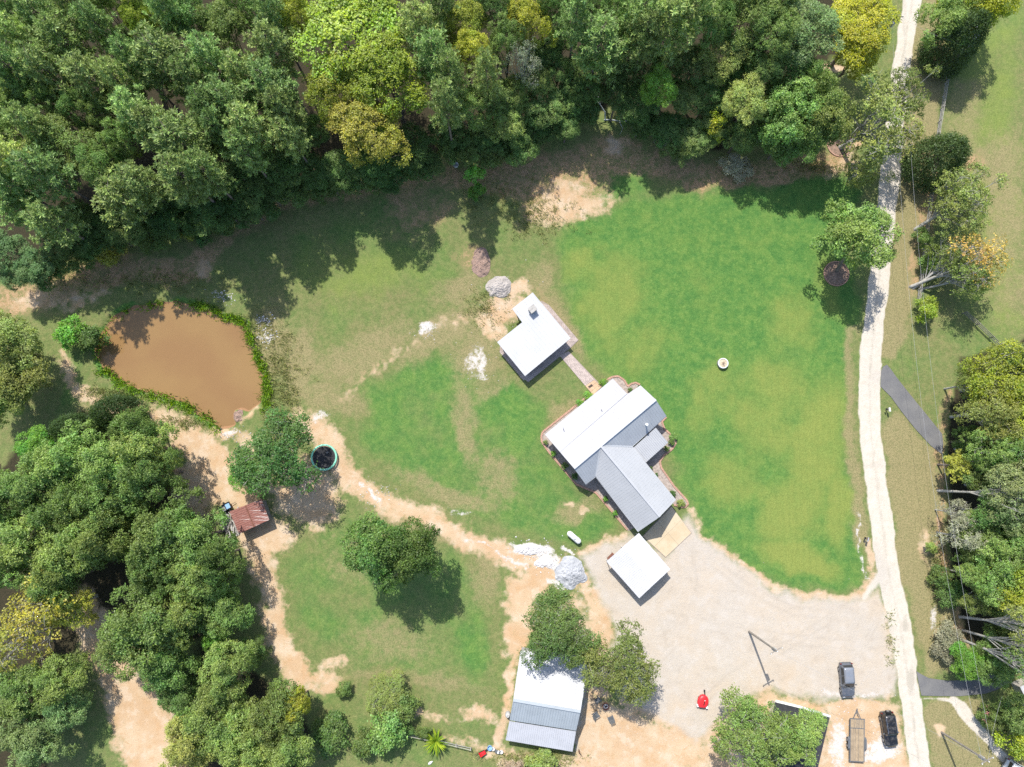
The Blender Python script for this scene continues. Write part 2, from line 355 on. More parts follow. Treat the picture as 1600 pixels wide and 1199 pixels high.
dirt = mx(line([(470, 655, 18), (515, 690, 22), (540, 745, 16), (600, 785, 15), (680, 815, 17), (740, 850, 17), (800, 875, 18), (860, 890, 16)], 9),
          line([(95, 555, 7), (118, 605, 9), (180, 640, 12), (245, 655, 13), (300, 690, 24), (345, 735, 30), (385, 780, 22), (405, 850, 20), (425, 930, 16), (430, 1000, 18), (470, 1055, 22), (440, 1085, 12)], 9),
          blob(480, 775, 55, 55), blob(415, 840, 40, 30), line([(120, 940, 26), (165, 1000, 42), (200, 1060, 46), (225, 1130, 48), (250, 1240, 48)], 12), blob(320, 760, 50, 45),
          0.95 * blob(785, 483, 40, 22, -15), 0.9 * blob(775, 512, 28, 18, 20), 0.9 * blob(805, 450, 26, 16, -30), 0.75 * line([(740, 500, 8), (780, 480, 12), (825, 455, 8)], 8),
          0.62 * line([(655, 530, 6), (700, 505, 8), (750, 490, 10)], 10), 0.6 * line([(530, 625, 5), (590, 580, 6), (655, 530, 6)], 9),
          line([(870, 895, 20), (815, 930, 24), (805, 1000, 20), (798, 1015, 12)], 9), line([(806, 1015, 6), (790, 1100, 7), (780, 1165, 8)], 6),
          poly([(905, 1035), (930, 1090), (1000, 1112), (1060, 1140), (1088, 1168), (1120, 1215), (880, 1215), (895, 1180), (905, 1100)], 12), line([(930, 925, 12), (935, 960, 16), (940, 1080, 20)], 10),
          0.85 * blob(745, 1115, 30, 14), 0.8 * blob(500, 1065, 45, 18, 10), 0.75 * blob(520, 1035, 30, 10, -20), 0.6 * blob(660, 1120, 60, 8, 5), 0.7 * line([(690, 1150, 6), (760, 1175, 10), (900, 1190, 12)], 7),
          line([(950, 853, 5), (905, 868, 5), (975, 838, 5)], 6), 0.9 * line([(1080, 795, 6), (1102, 836, 6), (1142, 870, 6), (1182, 899, 6), (1222, 920, 6), (1270, 934, 7), (1312, 938, 7), (1350, 930, 7), (1372, 900, 7), (1366, 850, 6)], 5),
          0.8 * blob(1165, 985, 14, 12), 0.95 * blob(1190, 1075, 22, 14, 20), blob(1330, 1100, 40, 12), 0.9 * line([(1385, 1080, 8), (1390, 1010, 8), (1385, 950, 8)], 8),
          poly([(1290, 1095), (1330, 1085), (1400, 1095), (1420, 1199), (1425, 1215), (1285, 1215), (1295, 1130)], 8), blob(1470, 1140, 10, 12), 0.8 * blob(1440, 850, 30, 10, 75) * 0.8,
          0.8 * line([(1285, 275, 10), (1320, 255, 12), (1335, 225, 10)], 8), blob(1270, 165, 18, 12), blob(1310, 110, 22, 8), 0.85 * blob(885, 325, 70, 30, -12), 0.8 * blob(320, 425, 14, 18), 0.75 * blob(885, 300, 40, 25),
          0.8 * blob(960, 225, 18, 14), 0.6 * blob(120, 470, 60, 14, -15), 0.8 * blob(350, 680, 25, 12, -10), 0.8 * blob(390, 690, 20, 15), 0.7 * blob(1480, 1000, 25, 30), 0.8 * blob(888, 792, 14, 4, -20), 0.8 * blob(916, 797, 9, 5),
          0.8 * line([(365, 645, 5), (385, 655, 8), (400, 645, 5), (412, 620, 3)], 4), 0.7 * blob(60, 470, 50, 15, -10), 0.6 * blob(905, 960, 26, 45), line([(985, 1098, 10), (1020, 1110, 12), (1060, 1138, 14), (1095, 1175, 16)], 8), poly([(1100, 1100), (1200, 1085), (1295, 1095), (1300, 1215), (1090, 1215)], 12), line([(900, 900, 12), (925, 950, 12), (930, 1040, 14)], 8))
mid_n = fbm(PX, PY, 9, 131, 3) - 0.5
dirt = np.where(dirt > 0.02, np.clip(dirt + mid_n * 0.9 * (1 - np.abs(dirt * 2 - 1) * 0.7), 0, 1), dirt)
SOFTM = 1.0
grav = mx(poly([(905, 872), (945, 855), (985, 838), (1012, 846), (1045, 868), (1078, 805), (1100, 840), (1140, 873), (1180, 902), (1220, 924), (1270, 937), (1312, 940), (1350, 932), (1378, 915), (1392, 980), (1400, 1040), (1400, 1078), (1370, 1088), (1330, 1083), (1290, 1093), (1250, 1092), (1205, 1080), (1180, 1087), (1120, 1130), (1085, 1165), (1055, 1135), (1020, 1108), (985, 1098), (950, 1060), (960, 980), (930, 920)], 17),
          0.7 * line([(916, 1040, 4), (908, 1110, 4), (900, 1170, 5)], 3))
QX, QY = PX + wx * 0.28, PY + wy * 0.28
road = mx(line(ROAD, 2.5), line([(1440, 1090, 0.5), (1488, 1095, 3), (1505, 1120, 4), (1545, 1160, 4), (1590, 1215, 5)], 2.5),
          line([(1490, 1092, 6), (1503, 1103, 7), (1520, 1125, 6), (1550, 1160, 4), (1590, 1205, 5)], 3), 0.8 * line([(1350, 935, 4), (1376, 900, 8)], 6))
QX, QY = PX + wx, PY + wy
white = mx(blob(830, 860, 32, 10, 10), 0.95 * blob(855, 880, 25, 11, 15), 0.85 * blob(815, 862, 18, 9), 0.8 * blob(885, 865, 16, 6, 20), 0.7 * line([(560, 752, 4), (590, 780, 5), (605, 790, 2)], 4), 0.75 * blob(665, 520, 18, 9, -20), 0.62 * blob(745, 565, 22, 26), 0.6 * blob(750, 590, 14, 8), 0.55 * blob(715, 795, 25, 6, 25),
           0.7 * blob(362, 678, 18, 7, -15), 0.7 * blob(1310, 1160, 14, 45), 0.75 * blob(1375, 1170, 35, 25), 0.6 * blob(1330, 1080, 60, 8), 0.62 * blob(420, 527, 10, 7), 0.62 * blob(412, 503, 10, 5), 0.6 * blob(340, 465, 14, 5), 0.6 * line([(730, 840, 4), (790, 875, 5), (830, 890, 4)], 4), 0.7 * blob(870, 917, 18, 8), 0.6 * blob(500, 650, 16, 8), 0.6 * line([(1340, 800, 3), (1350, 860, 4), (1360, 900, 4)], 4), 0.6 * blob(1455, 965, 6, 25, 10))
litter = mx(line([(1085, 285, 12), (1160, 285, 12), (1230, 275, 12), (1310, 255, 12)], 8), 0.9 * line([(-20, 470, 30), (60, 470, 26), (130, 440, 24), (200, 420, 26), (300, 420, 26), (360, 372, 10), (440, 322, 9), (560, 298, 10), (680, 285, 14), (780, 280, 30), (870, 265, 36), (960, 240, 34), (1060, 265, 16), (1160, 268, 14), (1250, 258, 18), (1310, 240, 16)], 14),
            0.85 * poly([(760, 260), (840, 240), (940, 230), (980, 250), (950, 290), (930, 340), (870, 350), (830, 340), (790, 310)], 16), 0.7 * blob(640, 310, 45, 60), 0.7 * blob(690, 330, 25, 30), blob(1306, 428, 19, 17), blob(1312, 226, 20, 18),
            0.75 * line([(1455, 240, 10), (1450, 300, 14), (1440, 380, 14), (1432, 450, 12)], 9), 0.85 * line([(1480, 620, 8), (1468, 700, 10), (1470, 780, 10), (1468, 850, 12), (1490, 940, 10), (1502, 1000, 10)], 10), 0.8 * blob(1525, 250, 20, 15), 0.75 * blob(735, 400, 25, 20), 0.5 * blob(840, 470, 16, 30))
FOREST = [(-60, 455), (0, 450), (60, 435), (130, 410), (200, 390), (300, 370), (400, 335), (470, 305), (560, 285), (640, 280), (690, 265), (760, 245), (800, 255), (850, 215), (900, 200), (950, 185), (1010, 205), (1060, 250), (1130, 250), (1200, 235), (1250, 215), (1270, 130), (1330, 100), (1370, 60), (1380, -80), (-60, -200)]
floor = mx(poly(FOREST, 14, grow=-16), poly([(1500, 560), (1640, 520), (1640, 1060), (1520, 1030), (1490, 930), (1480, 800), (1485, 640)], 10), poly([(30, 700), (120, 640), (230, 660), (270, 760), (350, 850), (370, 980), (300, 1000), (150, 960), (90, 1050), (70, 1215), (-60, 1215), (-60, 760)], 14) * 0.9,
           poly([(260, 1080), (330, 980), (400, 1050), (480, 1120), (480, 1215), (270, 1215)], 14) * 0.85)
QX, QY = PX + wx * 0.2, PY + wy * 0.2
rut = mx(0.8 * line([(x, y, 2.2) for x, y, w in ROAD], 3), blob(1414, 975, 5, 14), blob(1424, 1068, 6, 28), 0.8 * blob(1372, 760, 4, 22), 0.6 * blob(1412, 20, 4, 40)) * (0.35 + 0.9 * fbm(PX, PY, 12, 171, 3))
tyre = np.zeros(PX.shape)
for pts in ([(1395, 950), (1330, 965), (1240, 955), (1160, 915), (1100, 870), (1065, 840)], [(1398, 1000), (1340, 1010), (1240, 1000), (1130, 985), (1040, 960)], [(1390, 935), (1360, 990), (1335, 1040), (1325, 1060)], [(1330, 945), (1230, 1010), (1140, 1060), (1100, 1095)], [(1080, 850), (1090, 920), (1060, 1000), (1000, 1060)]):
    for o_ in (-7, 7): tyre = np.maximum(tyre, line([(x, y + o_, 1.4) for x, y in pts], 2.2))
tyre *= ss(fbm(PX, PY, 30, 181, 2), 0.3, 0.6)
pd = polysd(POND, PX + wx * 0.25, PY + wy * 0.25)
mud = 1 - ss(pd + 5 * (fbm(PX, PY, 14, 161, 2) - .6), 0.5, 5.0)
reedz = (1 - ss(np.abs(pd - 6), 2, 8)) * 0.9 * ss(fbm(PX, PY, 20, 151, 2), 0.4, 0.6)
lush = mx(lush, reedz)
keep = 1 - mx(0.9 * poly([(845, 600), (960, 590), (1075, 790), (985, 830), (850, 690)], 6))
ZZ = (fbm(XX, YY, 9, 61, 3) - 0.5) * 0.10 * ss(np.hypot(XX, YY), 0, 40)
ZZ = ZZ + np.interp(pd, [-14, 0, 9], [-1.1, -0.42, 0.0])
# hollow by the right forest is flat; far land rolls a little
far = ss(np.hypot(XX, YY), 130, 600); ZZ = ZZ + far * (fbm(XX, YY, 160, 91, 3) - 0.5) * 18
lush = np.where(np.hypot(XX, YY) > 110, 0.35 + 0.3 * fbm(XX, YY, 60, 95), lush)
floor = mx(floor, ss(fbm(XX, YY, 90, 97, 3), 0.45, 0.55) * ss(np.hypot(XX, YY), 105, 130))
dry = np.clip(dry + mid_n * 0.5 * (dry > 0.03), 0, 1); litter = np.clip(litter + mid_n * 0.8 * (litter > 0.03), 0, 1)
ny, nx = XX.shape
verts = np.stack([XX, YY, ZZ], -1).reshape(-1, 3).astype(np.float32)
idx = np.arange(ny * nx).reshape(ny, nx)
quads = np.stack([idx[:-1, :-1], idx[:-1, 1:], idx[1:, 1:], idx[1:, :-1]], -1).reshape(-1, 4)
def np_mesh(name, v, q, mat, cols=None, smooth=False):
    me = bpy.data.meshes.new(name); n, k = q.shape
    me.vertices.add(len(v)); me.vertices.foreach_set('co', np.ascontiguousarray(v, np.float32).ravel())
    me.loops.add(n * k); me.loops.foreach_set('vertex_index', np.ascontiguousarray(q, np.int32).ravel())
    me.polygons.add(n); me.polygons.foreach_set('loop_start', np.arange(0, n * k, k, dtype=np.int32)); me.polygons.foreach_set('loop_total', np.full(n, k, np.int32))
    if smooth: me.polygons.foreach_set('use_smooth', np.ones(n, bool))
    for nm, c in (cols or {}).items():
        a = me.color_attributes.new(nm, 'FLOAT_COLOR', 'POINT'); a.data.foreach_set('color', np.ascontiguousarray(c, np.float32).ravel())
    if mat: me.materials.append(mat)
    me.update(calc_edges=True); return me
def pack(a, b, c, d): return np.stack([a, b, c, d], -1).reshape(-1, 4)
def ground_mat():
    m, t, b = newmat('ground'); mp_ = t.nodes.new('ShaderNodeMapping'); t.links.new(gpos(t), mp_.inputs[0]); mp_.inputs['Rotation'].default_value = (0.62, 0.41, 0.35); v = mp_.outputs[0]; v0 = gpos(t)
    def attr(n):
        a = t.nodes.new('ShaderNodeAttribute'); a.attribute_name = n
        s = t.nodes.new('ShaderNodeSeparateColor'); t.links.new(a.outputs['Color'], s.inputs[0])
        return s.outputs[0], s.outputs[1], s.outputs[2], a.outputs['Alpha']
    lu, ye, dr, di = attr('coverA'); gr, ro, wh, li = attr('coverB'); fl, mu, ru, ty = attr('coverC')
    nA = noise(t, 0.22, 5, 0.6, v); nB = noise(t, 1.3, 5, 0.65, v); nC = noise(t, 5.5, 4, 0.7, v); nD = noise(t, 0.07, 3, 0.5, v)
    nE = noise(t, 14, 2, 0.6, v); nF = noise(t, 0.55, 4, 0.65, v)
    nW = mth(t, 'ADD', mth(t, 'MULTIPLY', nB, 0.55), mth(t, 'MULTIPLY', nC, 0.45))
    def edge(mk, w, amp, n=nB, lo=0.5):
        x = mth(t, 'ADD', mk, mth(t, 'MULTIPLY', mth(t, 'SUBTRACT', n, 0.5), amp)); return mapr(t, x, lo - w, lo + w)
    g_dry = mixc(t, mapr(t, nB, 0.35, 0.65), (0.165, 0.190, 0.068), (0.235, 0.220, 0.095))
    g_lush = mixc(t, mapr(t, nF, 0.35, 0.66), mixc(t, mapr(t, nB, 0.33, 0.68), (0.062, 0.172, 0.040), (0.102, 0.222, 0.050)), mixc(t, mapr(t, nB, 0.33, 0.68), (0.098, 0.212, 0.045), (0.155, 0.262, 0.060)))
    lf = mapr(t, mth(t, 'ADD', lu, mth(t, 'MULTIPLY', mth(t, 'SUBTRACT', nA, 0.5), 0.9)), 0.12, 0.95, 0, 1)
    c = mixc(t, lf, g_dry, g_lush)
    c = mixc(t, mth(t, 'MULTIPLY', mapr(t, mth(t, 'ADD', ye, mth(t, 'MULTIPLY', mth(t, 'SUBTRACT', nA, 0.5), 1.1)), 0.12, 0.95), 0.85), c, (0.255, 0.285, 0.070))
    # faint mowing lanes, running with the road
    wv = t.nodes.new('ShaderNodeTexWave'); wv.inputs['Scale'].default_value = 0.33; wv.inputs['Distortion'].default_value = 2.0; wv.inputs['Detail'].default_value = 2; wv.inputs['Detail Scale'].default_value = 0.15
    t.links.new(v0, wv.inputs['Vector'])
    c = mixc(t, mth(t, 'MULTIPLY', mapr(t, wv.outputs['Fac'], 0.3, 0.8), mth(t, 'MULTIPLY', lu, 0.06)), c, (0.06, 0.15, 0.035))
    dr2 = mth(t, 'MULTIPLY', edge(dr, 0.45, 0.9, nB), 0.9)
    tan_ = mixc(t, mapr(t, nC, 0.35, 0.65), (0.335, 0.265, 0.145), (0.25, 0.225, 0.105))
    c = mixc(t, dr2, c, tan_)
    c = mixc(t, mth(t, 'MULTIPLY', mapr(t, nC, 0.40, 0.66), 0.62), c, mixc(t, 0.5, c, (0.03, 0.06, 0.015)))       # blades and clumps
    c = mixc(t, mapr(t, nC, 0.44, 0.34, 0, 0.35), c, (0.26, 0.33, 0.10))
    lit = mixc(t, mapr(t, nC, 0.38, 0.62), (0.40, 0.215, 0.120), (0.56, 0.360, 0.225)); lit = mixc(t, mapr(t, nB, 0.45, 0.62, 0, 0.75), lit, (0.115, 0.155, 0.05))
    c = mixc(t, mth(t, 'MULTIPLY', edge(mth(t, 'MULTIPLY', li, 0.74), 0.28, 1.8, nW), 0.88), c, lit)
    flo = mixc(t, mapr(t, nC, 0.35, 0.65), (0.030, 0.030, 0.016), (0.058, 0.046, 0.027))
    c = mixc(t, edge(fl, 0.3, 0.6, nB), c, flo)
    drt = mixc(t, mapr(t, nA, 0.35, 0.66), (0.565, 0.425, 0.280), (0.510, 0.350, 0.210)); drt = mixc(t, mapr(t, nC, 0.45, 0.7, 0, 0.5), drt, (0.42, 0.295, 0.175)); drt = mixc(t, mapr(t, nD, 0.55, 0.7, 0, 0.5), drt, (0.52, 0.405, 0.285))
    drt = mixc(t, mapr(t, nF, 0.50, 0.66, 0, 0.6), drt, (0.60, 0.49, 0.37)); drt = mixc(t, mapr(t, nF, 0.36, 0.46, 0.55, 0.0), drt, (0.49, 0.31, 0.165))
    drt = mixc(t, mapr(t, nE, 0.6, 0.72, 0, 0.35), drt, (0.66, 0.54, 0.40))
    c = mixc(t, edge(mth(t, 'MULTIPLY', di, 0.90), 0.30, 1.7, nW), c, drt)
    gra = mixc(t, mapr(t, nA, 0.35, 0.65), (0.485, 0.430, 0.360), (0.505, 0.430, 0.340)); gra = mixc(t, mapr(t, nC, 0.4, 0.7, 0, 0.45), gra, (0.375, 0.345, 0.31)); gra = mixc(t, mapr(t, nD, 0.56, 0.72, 0, 0.55), gra, (0.52, 0.40, 0.27))
    gra = mixc(t, mapr(t, nF, 0.48, 0.66, 0, 0.5), gra, (0.52, 0.475, 0.42)); gra = mixc(t, mapr(t, nF, 0.34, 0.45, 0.4, 0.0), gra, (0.40, 0.34, 0.27))
    gra = mixc(t, mapr(t, nE, 0.62, 0.70, 0, 0.6), gra, (0.56, 0.545, 0.525))
    c = mixc(t, edge(gr, 0.35, 0.7, nW), c, gra)
    whc = mixc(t, mapr(t, nC, 0.4, 0.7), (0.64, 0.60, 0.555), (0.48, 0.45, 0.42))
    c = mixc(t, edge(mth(t, 'MULTIPLY', wh, 0.86), 0.14, 1.7, nW), c, whc)
    roa = mixc(t, mapr(t, nB, 0.35, 0.68), (0.60, 0.55, 0.475), (0.54, 0.485, 0.405)); roa = mixc(t, mapr(t, nC, 0.45, 0.66, 0, 0.7), roa, (0.52, 0.465, 0.39)); roa = mixc(t, mapr(t, nD, 0.60, 0.72, 0, 0.45), roa, (0.42, 0.39, 0.35))
    roa = mixc(t, mth(t, 'MULTIPLY', edge(ru, 0.35, 0.8, nC), 0.75), roa, (0.40, 0.365, 0.30))
    c = mixc(t, mth(t, 'MULTIPLY', mth(t, 'MULTIPLY', ty, edge(gr, 0.3, 0.3, nB)), 0.38), c, (0.36, 0.315, 0.26))
    c = mixc(t, edge(ro, 0.3, 0.95, nW), c, roa)
    c = mixc(t, edge(mu, 0.2, 0.3, nB), c, (0.33, 0.185, 0.10))
    c = mixc(t, 1.0, c, (0.84, 0.84, 0.84), 'MULTIPLY')
    t.links.new(c, b.inputs['Base Color']); b.inputs['Roughness'].default_value = 0.95; b.inputs['Specular IOR Level'].default_value = 0.15
    h = mth(t, 'ADD', nC, mth(t, 'MULTIPLY', nB, 0.8)); bump(t, b, h, 0.55, 0.12)
    return m
gme = np_mesh('ground', verts, quads, ground_mat(), {'coverA': pack(lush, yel, dry, dirt), 'coverB': pack(grav, road, white, litter), 'coverC': pack(floor, mud, rut, tyre)}, True)
tag(link(bpy.data.objects.new('ground', gme)), kind='structure')
def gz(x, y):
    px, py = proj(x, y); 
    i = int(np.clip(np.searchsorted(GX, x), 0, nx - 1)); j = int(np.clip(np.searchsorted(GY, y), 0, ny - 1)); return float(ZZ[j, i])
# water
def water_mat():
    m, t, b = newmat('muddy_water'); v = gpos(t)
    n = noise(t, 0.10, 3, 0.5, v); n2 = noise(t, 2.2, 3, 0.6, v)
    c = mixc(t, mapr(t, n, 0.35, 0.65), (0.240, 0.148, 0.062), (0.220, 0.128, 0.056))
    t.links.new(c, b.inputs['Base Color']); b.inputs['Roughness'].default_value = 0.07; b.inputs['IOR'].default_value = 1.33
    bump(t, b, n2, 0.05, 0.05); return m
pw = ccw([P(x, y, -0.38).xy for x, y in POND]); cx = sum(p[0] for p in pw) / len(pw); cy = sum(p[1] for p in pw) / len(pw)
pw = [((p[0] - cx) * 1.06 + cx, (p[1] - cy) * 1.06 + cy) for p in pw]
tag(MB().add([(x, y, -0.38) for x, y in pw], [tuple(range(len(pw)))]).build('pond_water', water_mat()), kind='structure')
def sheet(name, pxs, m, z, kind='structure', thick=0.0, parent=None):
    pl = ccw([P(x, y, z).xy for x, y in pxs])
    mb = MB()
    if thick: mb.prism(pl, z - thick, z)
    else: mb.add([(x, y, z) for x, y in pl], [tuple(range(len(pl)))])
    o = mb.build(name, m, parent)
    if kind: o['kind'] = kind
    return o
sheet('asphalt_drive', [(1377, 580), (1380, 573), (1386, 570), (1392, 577), (1402, 591), (1420, 614), (1447, 647), (1472, 678), (1474, 694), (1472, 710), (1455, 697), (1430, 670), (1408, 642), (1392, 620), (1376, 604)], M['asphalt'], 0.09, thick=0.2)
sheet('asphalt_drive', [(1432, 1049), (1440, 1054), (1452, 1060), (1480, 1064), (1510, 1063), (1535, 1055), (1570, 1048), (1578, 1066), (1558, 1078), (1540, 1084), (1500, 1088), (1470, 1088), (1440, 1087), (1436, 1070)], M['asphalt'], 0.09, thick=0.2)

# ------------------------------------------------------------------ buildings
def scan(pl, dirv, spacing, off=0.0):
    """segments of lines parallel to dirv across the xy polygon pl"""
    d = Vector(dirv).normalized(); n = Vector((-d.y, d.x)); s = [p.dot(n) for p in pl]; out = []
    k = math.floor(min(s) / spacing) * spacing + off
    while k < max(s):
        ts = []
        for i in range(len(pl)):
            a, b = pl[i], pl[(i + 1) % len(pl)]; sa, sb = a.dot(n), b.dot(n)
            if (sa > k) != (sb > k):
                q = a + (b - a) * ((k - sa) / (sb - sa)); ts.append(q.dot(d))
        ts.sort()
        for i in range(0, len(ts) - 1, 2):
            if ts[i + 1] - ts[i] > 0.3: out.append((d * (ts[i] + 0.03) + n * k, d * (ts[i + 1] - 0.03) + n * k))
        k += spacing
    return out
def roof_slope(pts, parent, m, eave, spacing=0.46, name='roof', rw=0.05, rh=0.035, thick=0.12, ribs=True):
    """pts: world corners (planar); eave: pair of indices whose edge is level -> ribs run across it"""
    p3 = [Vector(p) for p in pts]
    ar = sum(p3[i].x * p3[(i + 1) % len(p3)].y - p3[(i + 1) % len(p3)].x * p3[i].y for i in range(len(p3)))
    e = (p3[eave[1]].xy - p3[eave[0]].xy).normalized()
    if ar < 0: p3 = p3[::-1]
    # least-squares plane z = ax + by + c
    A = np.array([[p.x, p.y, 1] for p in p3]); zz = np.array([p.z for p in p3]); co = np.linalg.lstsq(A, zz, rcond=None)[0]
    zf = lambda q: co[0] * q.x + co[1] * q.y + co[2]
    pl = [p.xy for p in p3]
    zt = [zf(q) for q in pl]
    o = MB().prism(pl, [z - thick for z in zt], zt).build(name, m, parent)
    if ribs:
        mb = MB()
        for a, b in scan(pl, (-e.y, e.x), spacing, 0.11):
            mb.bar((a.x, a.y, zf(a) + rh * 0.4), (b.x, b.y, zf(b) + rh * 0.4), rw, rh)
        r = mb.build('roof_rib', m, o); r['kind'] = 'stuff'
    return o, zf
def cap_bar(a, b, parent, m, w=0.32, h=0.05, name='ridge_cap'):
    return MB().bar(Vector(a) + Vector((0, 0, 0.05)), Vector(b) + Vector((0, 0, 0.05)), w, h).build(name, m, parent)
def inset(pl, d):
    pl = [Vector(p) for p in ccw(pl)]; n = len(pl); out = []
    for i in range(n):
        a, b, c = pl[i - 1], pl[i], pl[(i + 1) % n]; e1 = (b - a).normalized(); e2 = (c - b).normalized()
        n1 = Vector((-e1.y, e1.x)); n2 = Vector((-e2.y, e2.x)); k = 1 + n1.dot(n2)
        out.append(b + (n1 + n2) * (d / max(k, 0.3)))
    return out
def window(parent, a, b, f, z, w=0.9, h=1.2, m='white_paint'):
    """a window let into the wall from a to b at fraction f, glass facing out"""
    a, b = Vector(a), Vector(b); d = (b - a).normalized(); n = Vector((d.y, -d.x)); c = a + (b - a) * f
    fr = MB()
    for s in (-1, 1):
        q = c + d * s * (w / 2) + n * 0.02; fr.box((q.x, q.y, z), (0.08, 0.1, h), math.atan2(d.y, d.x))
        q = c + n * 0.02; fr.box((q.x, q.y, z + s * h / 2), (w + 0.08, 0.1, 0.08), math.atan2(d.y, d.x))
    q = c + n * 0.02; fr.box((q.x, q.y, z), (w, 0.06, 0.04), math.atan2(d.y, d.x))
    o = fr.build('window', M[m], parent)
    q = c + n * 0.012; MB().box((q.x, q.y, z), (w - 0.04, 0.03, h - 0.04), math.atan2(d.y, d.x)).build('pane', M['glass'], o)
def door(parent, a, b, f, w=1.0, h=2.1, m='wood_dark'):
    a, b = Vector(a), Vector(b); d = (b - a).normalized(); n = Vector((d.y, -d.x)); c = a + (b - a) * f + n * 0.015
    o = MB().box((c.x, c.y, h / 2 + 0.05), (w, 0.06, h), math.atan2(d.y, d.x)).build('door', M[m], parent)
    q = c + d * (w * 0.4) + n * 0.06; MB().box((q.x, q.y, 1.05), (0.05, 0.08, 0.14), math.atan2(d.y, d.x)).build('handle', M['steel'], o)
# --- the house
ZE, ZR = 3.0, 5.3
house = thing('farmhouse', 'long house with corrugated white and grey metal roof and a crossing gable wing', 'house')
hW = P(851.7, 679.4, ZE); hN = P(957.9, 592.3, ZE); hk = P(980.4, 616, 4.1); hk2 = P(1000.7, 602.5, 4.13)
rE = P(1024.7, 624.6, ZR); rW = P(896.8, 732, ZR); hE = P(1041.2, 650.3, ZE); hS = P(915.1, 757.2, ZE)
J = P(938.3, 696.4, ZR); vL = P(930.8, 744.9, ZE); vR = P(988, 698, ZE); wr = P(1031, 807.6, ZR - 0.15); wS = P(997.4, 831.2, ZE - 0.1); wE = P(1055.7, 781.4, ZE - 0.1)
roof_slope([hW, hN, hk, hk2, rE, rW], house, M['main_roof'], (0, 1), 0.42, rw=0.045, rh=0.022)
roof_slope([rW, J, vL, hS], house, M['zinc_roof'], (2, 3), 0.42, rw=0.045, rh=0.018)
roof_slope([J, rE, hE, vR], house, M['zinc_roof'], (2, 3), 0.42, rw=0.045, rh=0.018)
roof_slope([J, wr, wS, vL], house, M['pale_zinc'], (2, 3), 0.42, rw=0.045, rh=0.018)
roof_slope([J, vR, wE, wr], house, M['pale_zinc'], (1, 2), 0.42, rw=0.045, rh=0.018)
cap_bar(rW, rE, house, M['white_roof']); cap_bar(J, wr, house, M['pale_zinc'])
for a, b in ((J, vL), (J, vR)): cap_bar(a, b, house, M['zinc_roof'], 0.22, 0.03, 'valley_flashing')
for a, b in ((hW, hN), (hS, vL), (vR, hE), (vL, wS), (vR, wE)):
    MB().bar(Vector(a) - Vector((0, 0, 0.1)), Vector(b) - Vector((0, 0, 0.1)), 0.11, 0.12).build('gutter', M['pale_zinc'], house)
foot = [hW.xy, hN.xy, hk.xy, hk2.xy, hE.xy, vR.xy, wE.xy, wS.xy, vL.xy, hS.xy]
fi = inset(foot, 0.75)
wall = MB().prism(fi, -0.1, 2.85).build('wall', M['wall_cream'], house)
# gable triangles
for (a, b, c, zt) in ((wE.xy, wS.xy, wr.xy, ZR - 0.4), (hS.xy, hW.xy, rW.xy, ZR - 0.35), (hk2.xy, hE.xy, rE.xy, ZR - 0.35)):
    cen = Vector((J.x, J.y)); dd = (cen - (a + b) / 2).normalized() * 0.8
    a2, b2, c2 = a + dd, b + dd, c + dd; a2 = a2 + (b2 - a2) * 0.08; b2 = b2 + (a2 - b2) * 0.08
    MB().add([(a2.x, a2.y, 2.8), (b2.x, b2.y, 2.8), (c2.x, c2.y, zt - 0.1)], [(0, 1, 2)]).build('gable_wall', M['wall_cream'], house)
fiw = [Vector(p) for p in fi]
for i in range(len(fiw)):
    a, b = fiw[i], fiw[(i + 1) % len(fiw)]; L = (b - a).length
    if L > 3:
        n = int(L // 3)
        for k in range(n): window(house, a, b, (k + 0.5) / n, 1.55)
MB().bar(Vector(hW).lerp(rW, .52) + Vector((0, 0, .035)), Vector(hk).lerp(hk2, .1) + Vector((-.2, 0, .06)), .05, .02).build('lap_strip', M['zinc_roof'], house)
vp = P(1009.7, 664, 4.2)
MB().tube([(vp.x, vp.y, 3.4), (vp.x, vp.y, 4.75)], 0.11, 10).lathe((vp.x, vp.y, 4.75), [(0.11, 0), (0.24, 0.02), (0.2, 0.14), (0.0, 0.2)], 12).build('flue_pipe', M['white_paint'], house)
for (x, y) in ((880, 668), (940, 640), (962, 660)):
    q = P(x, y, 4.2); MB().tube([(q.x, q.y, 3.6), (q.x, q.y, 4.45)], 0.05, 8).build('vent_pipe', M['pale_zinc'], house)
# porch roof with posts, on the garden side
po = [P(989.5, 700, 2.75), P(1024.7, 668.5, 2.75), P(1043.8, 691.9, 2.35), P(1009, 723.2, 2.35)]
roof_slope(po, house, M['pale_zinc'], (0, 1), 0.30, 'porch_roof', 0.06, 0.05, 0.08)
for q in (po[2], po[3], (Vector(po[2]) + Vector(po[3])) / 2):
    c = (Vector(po[0]) + Vector(po[1])) / 2; p = Vector(q) + (c - Vector(q)) * 0.06
    MB().box((p.x, p.y, 1.12), (0.13, 0.13, 2.3), 0.7).build('porch_post', M['white_paint'], house)
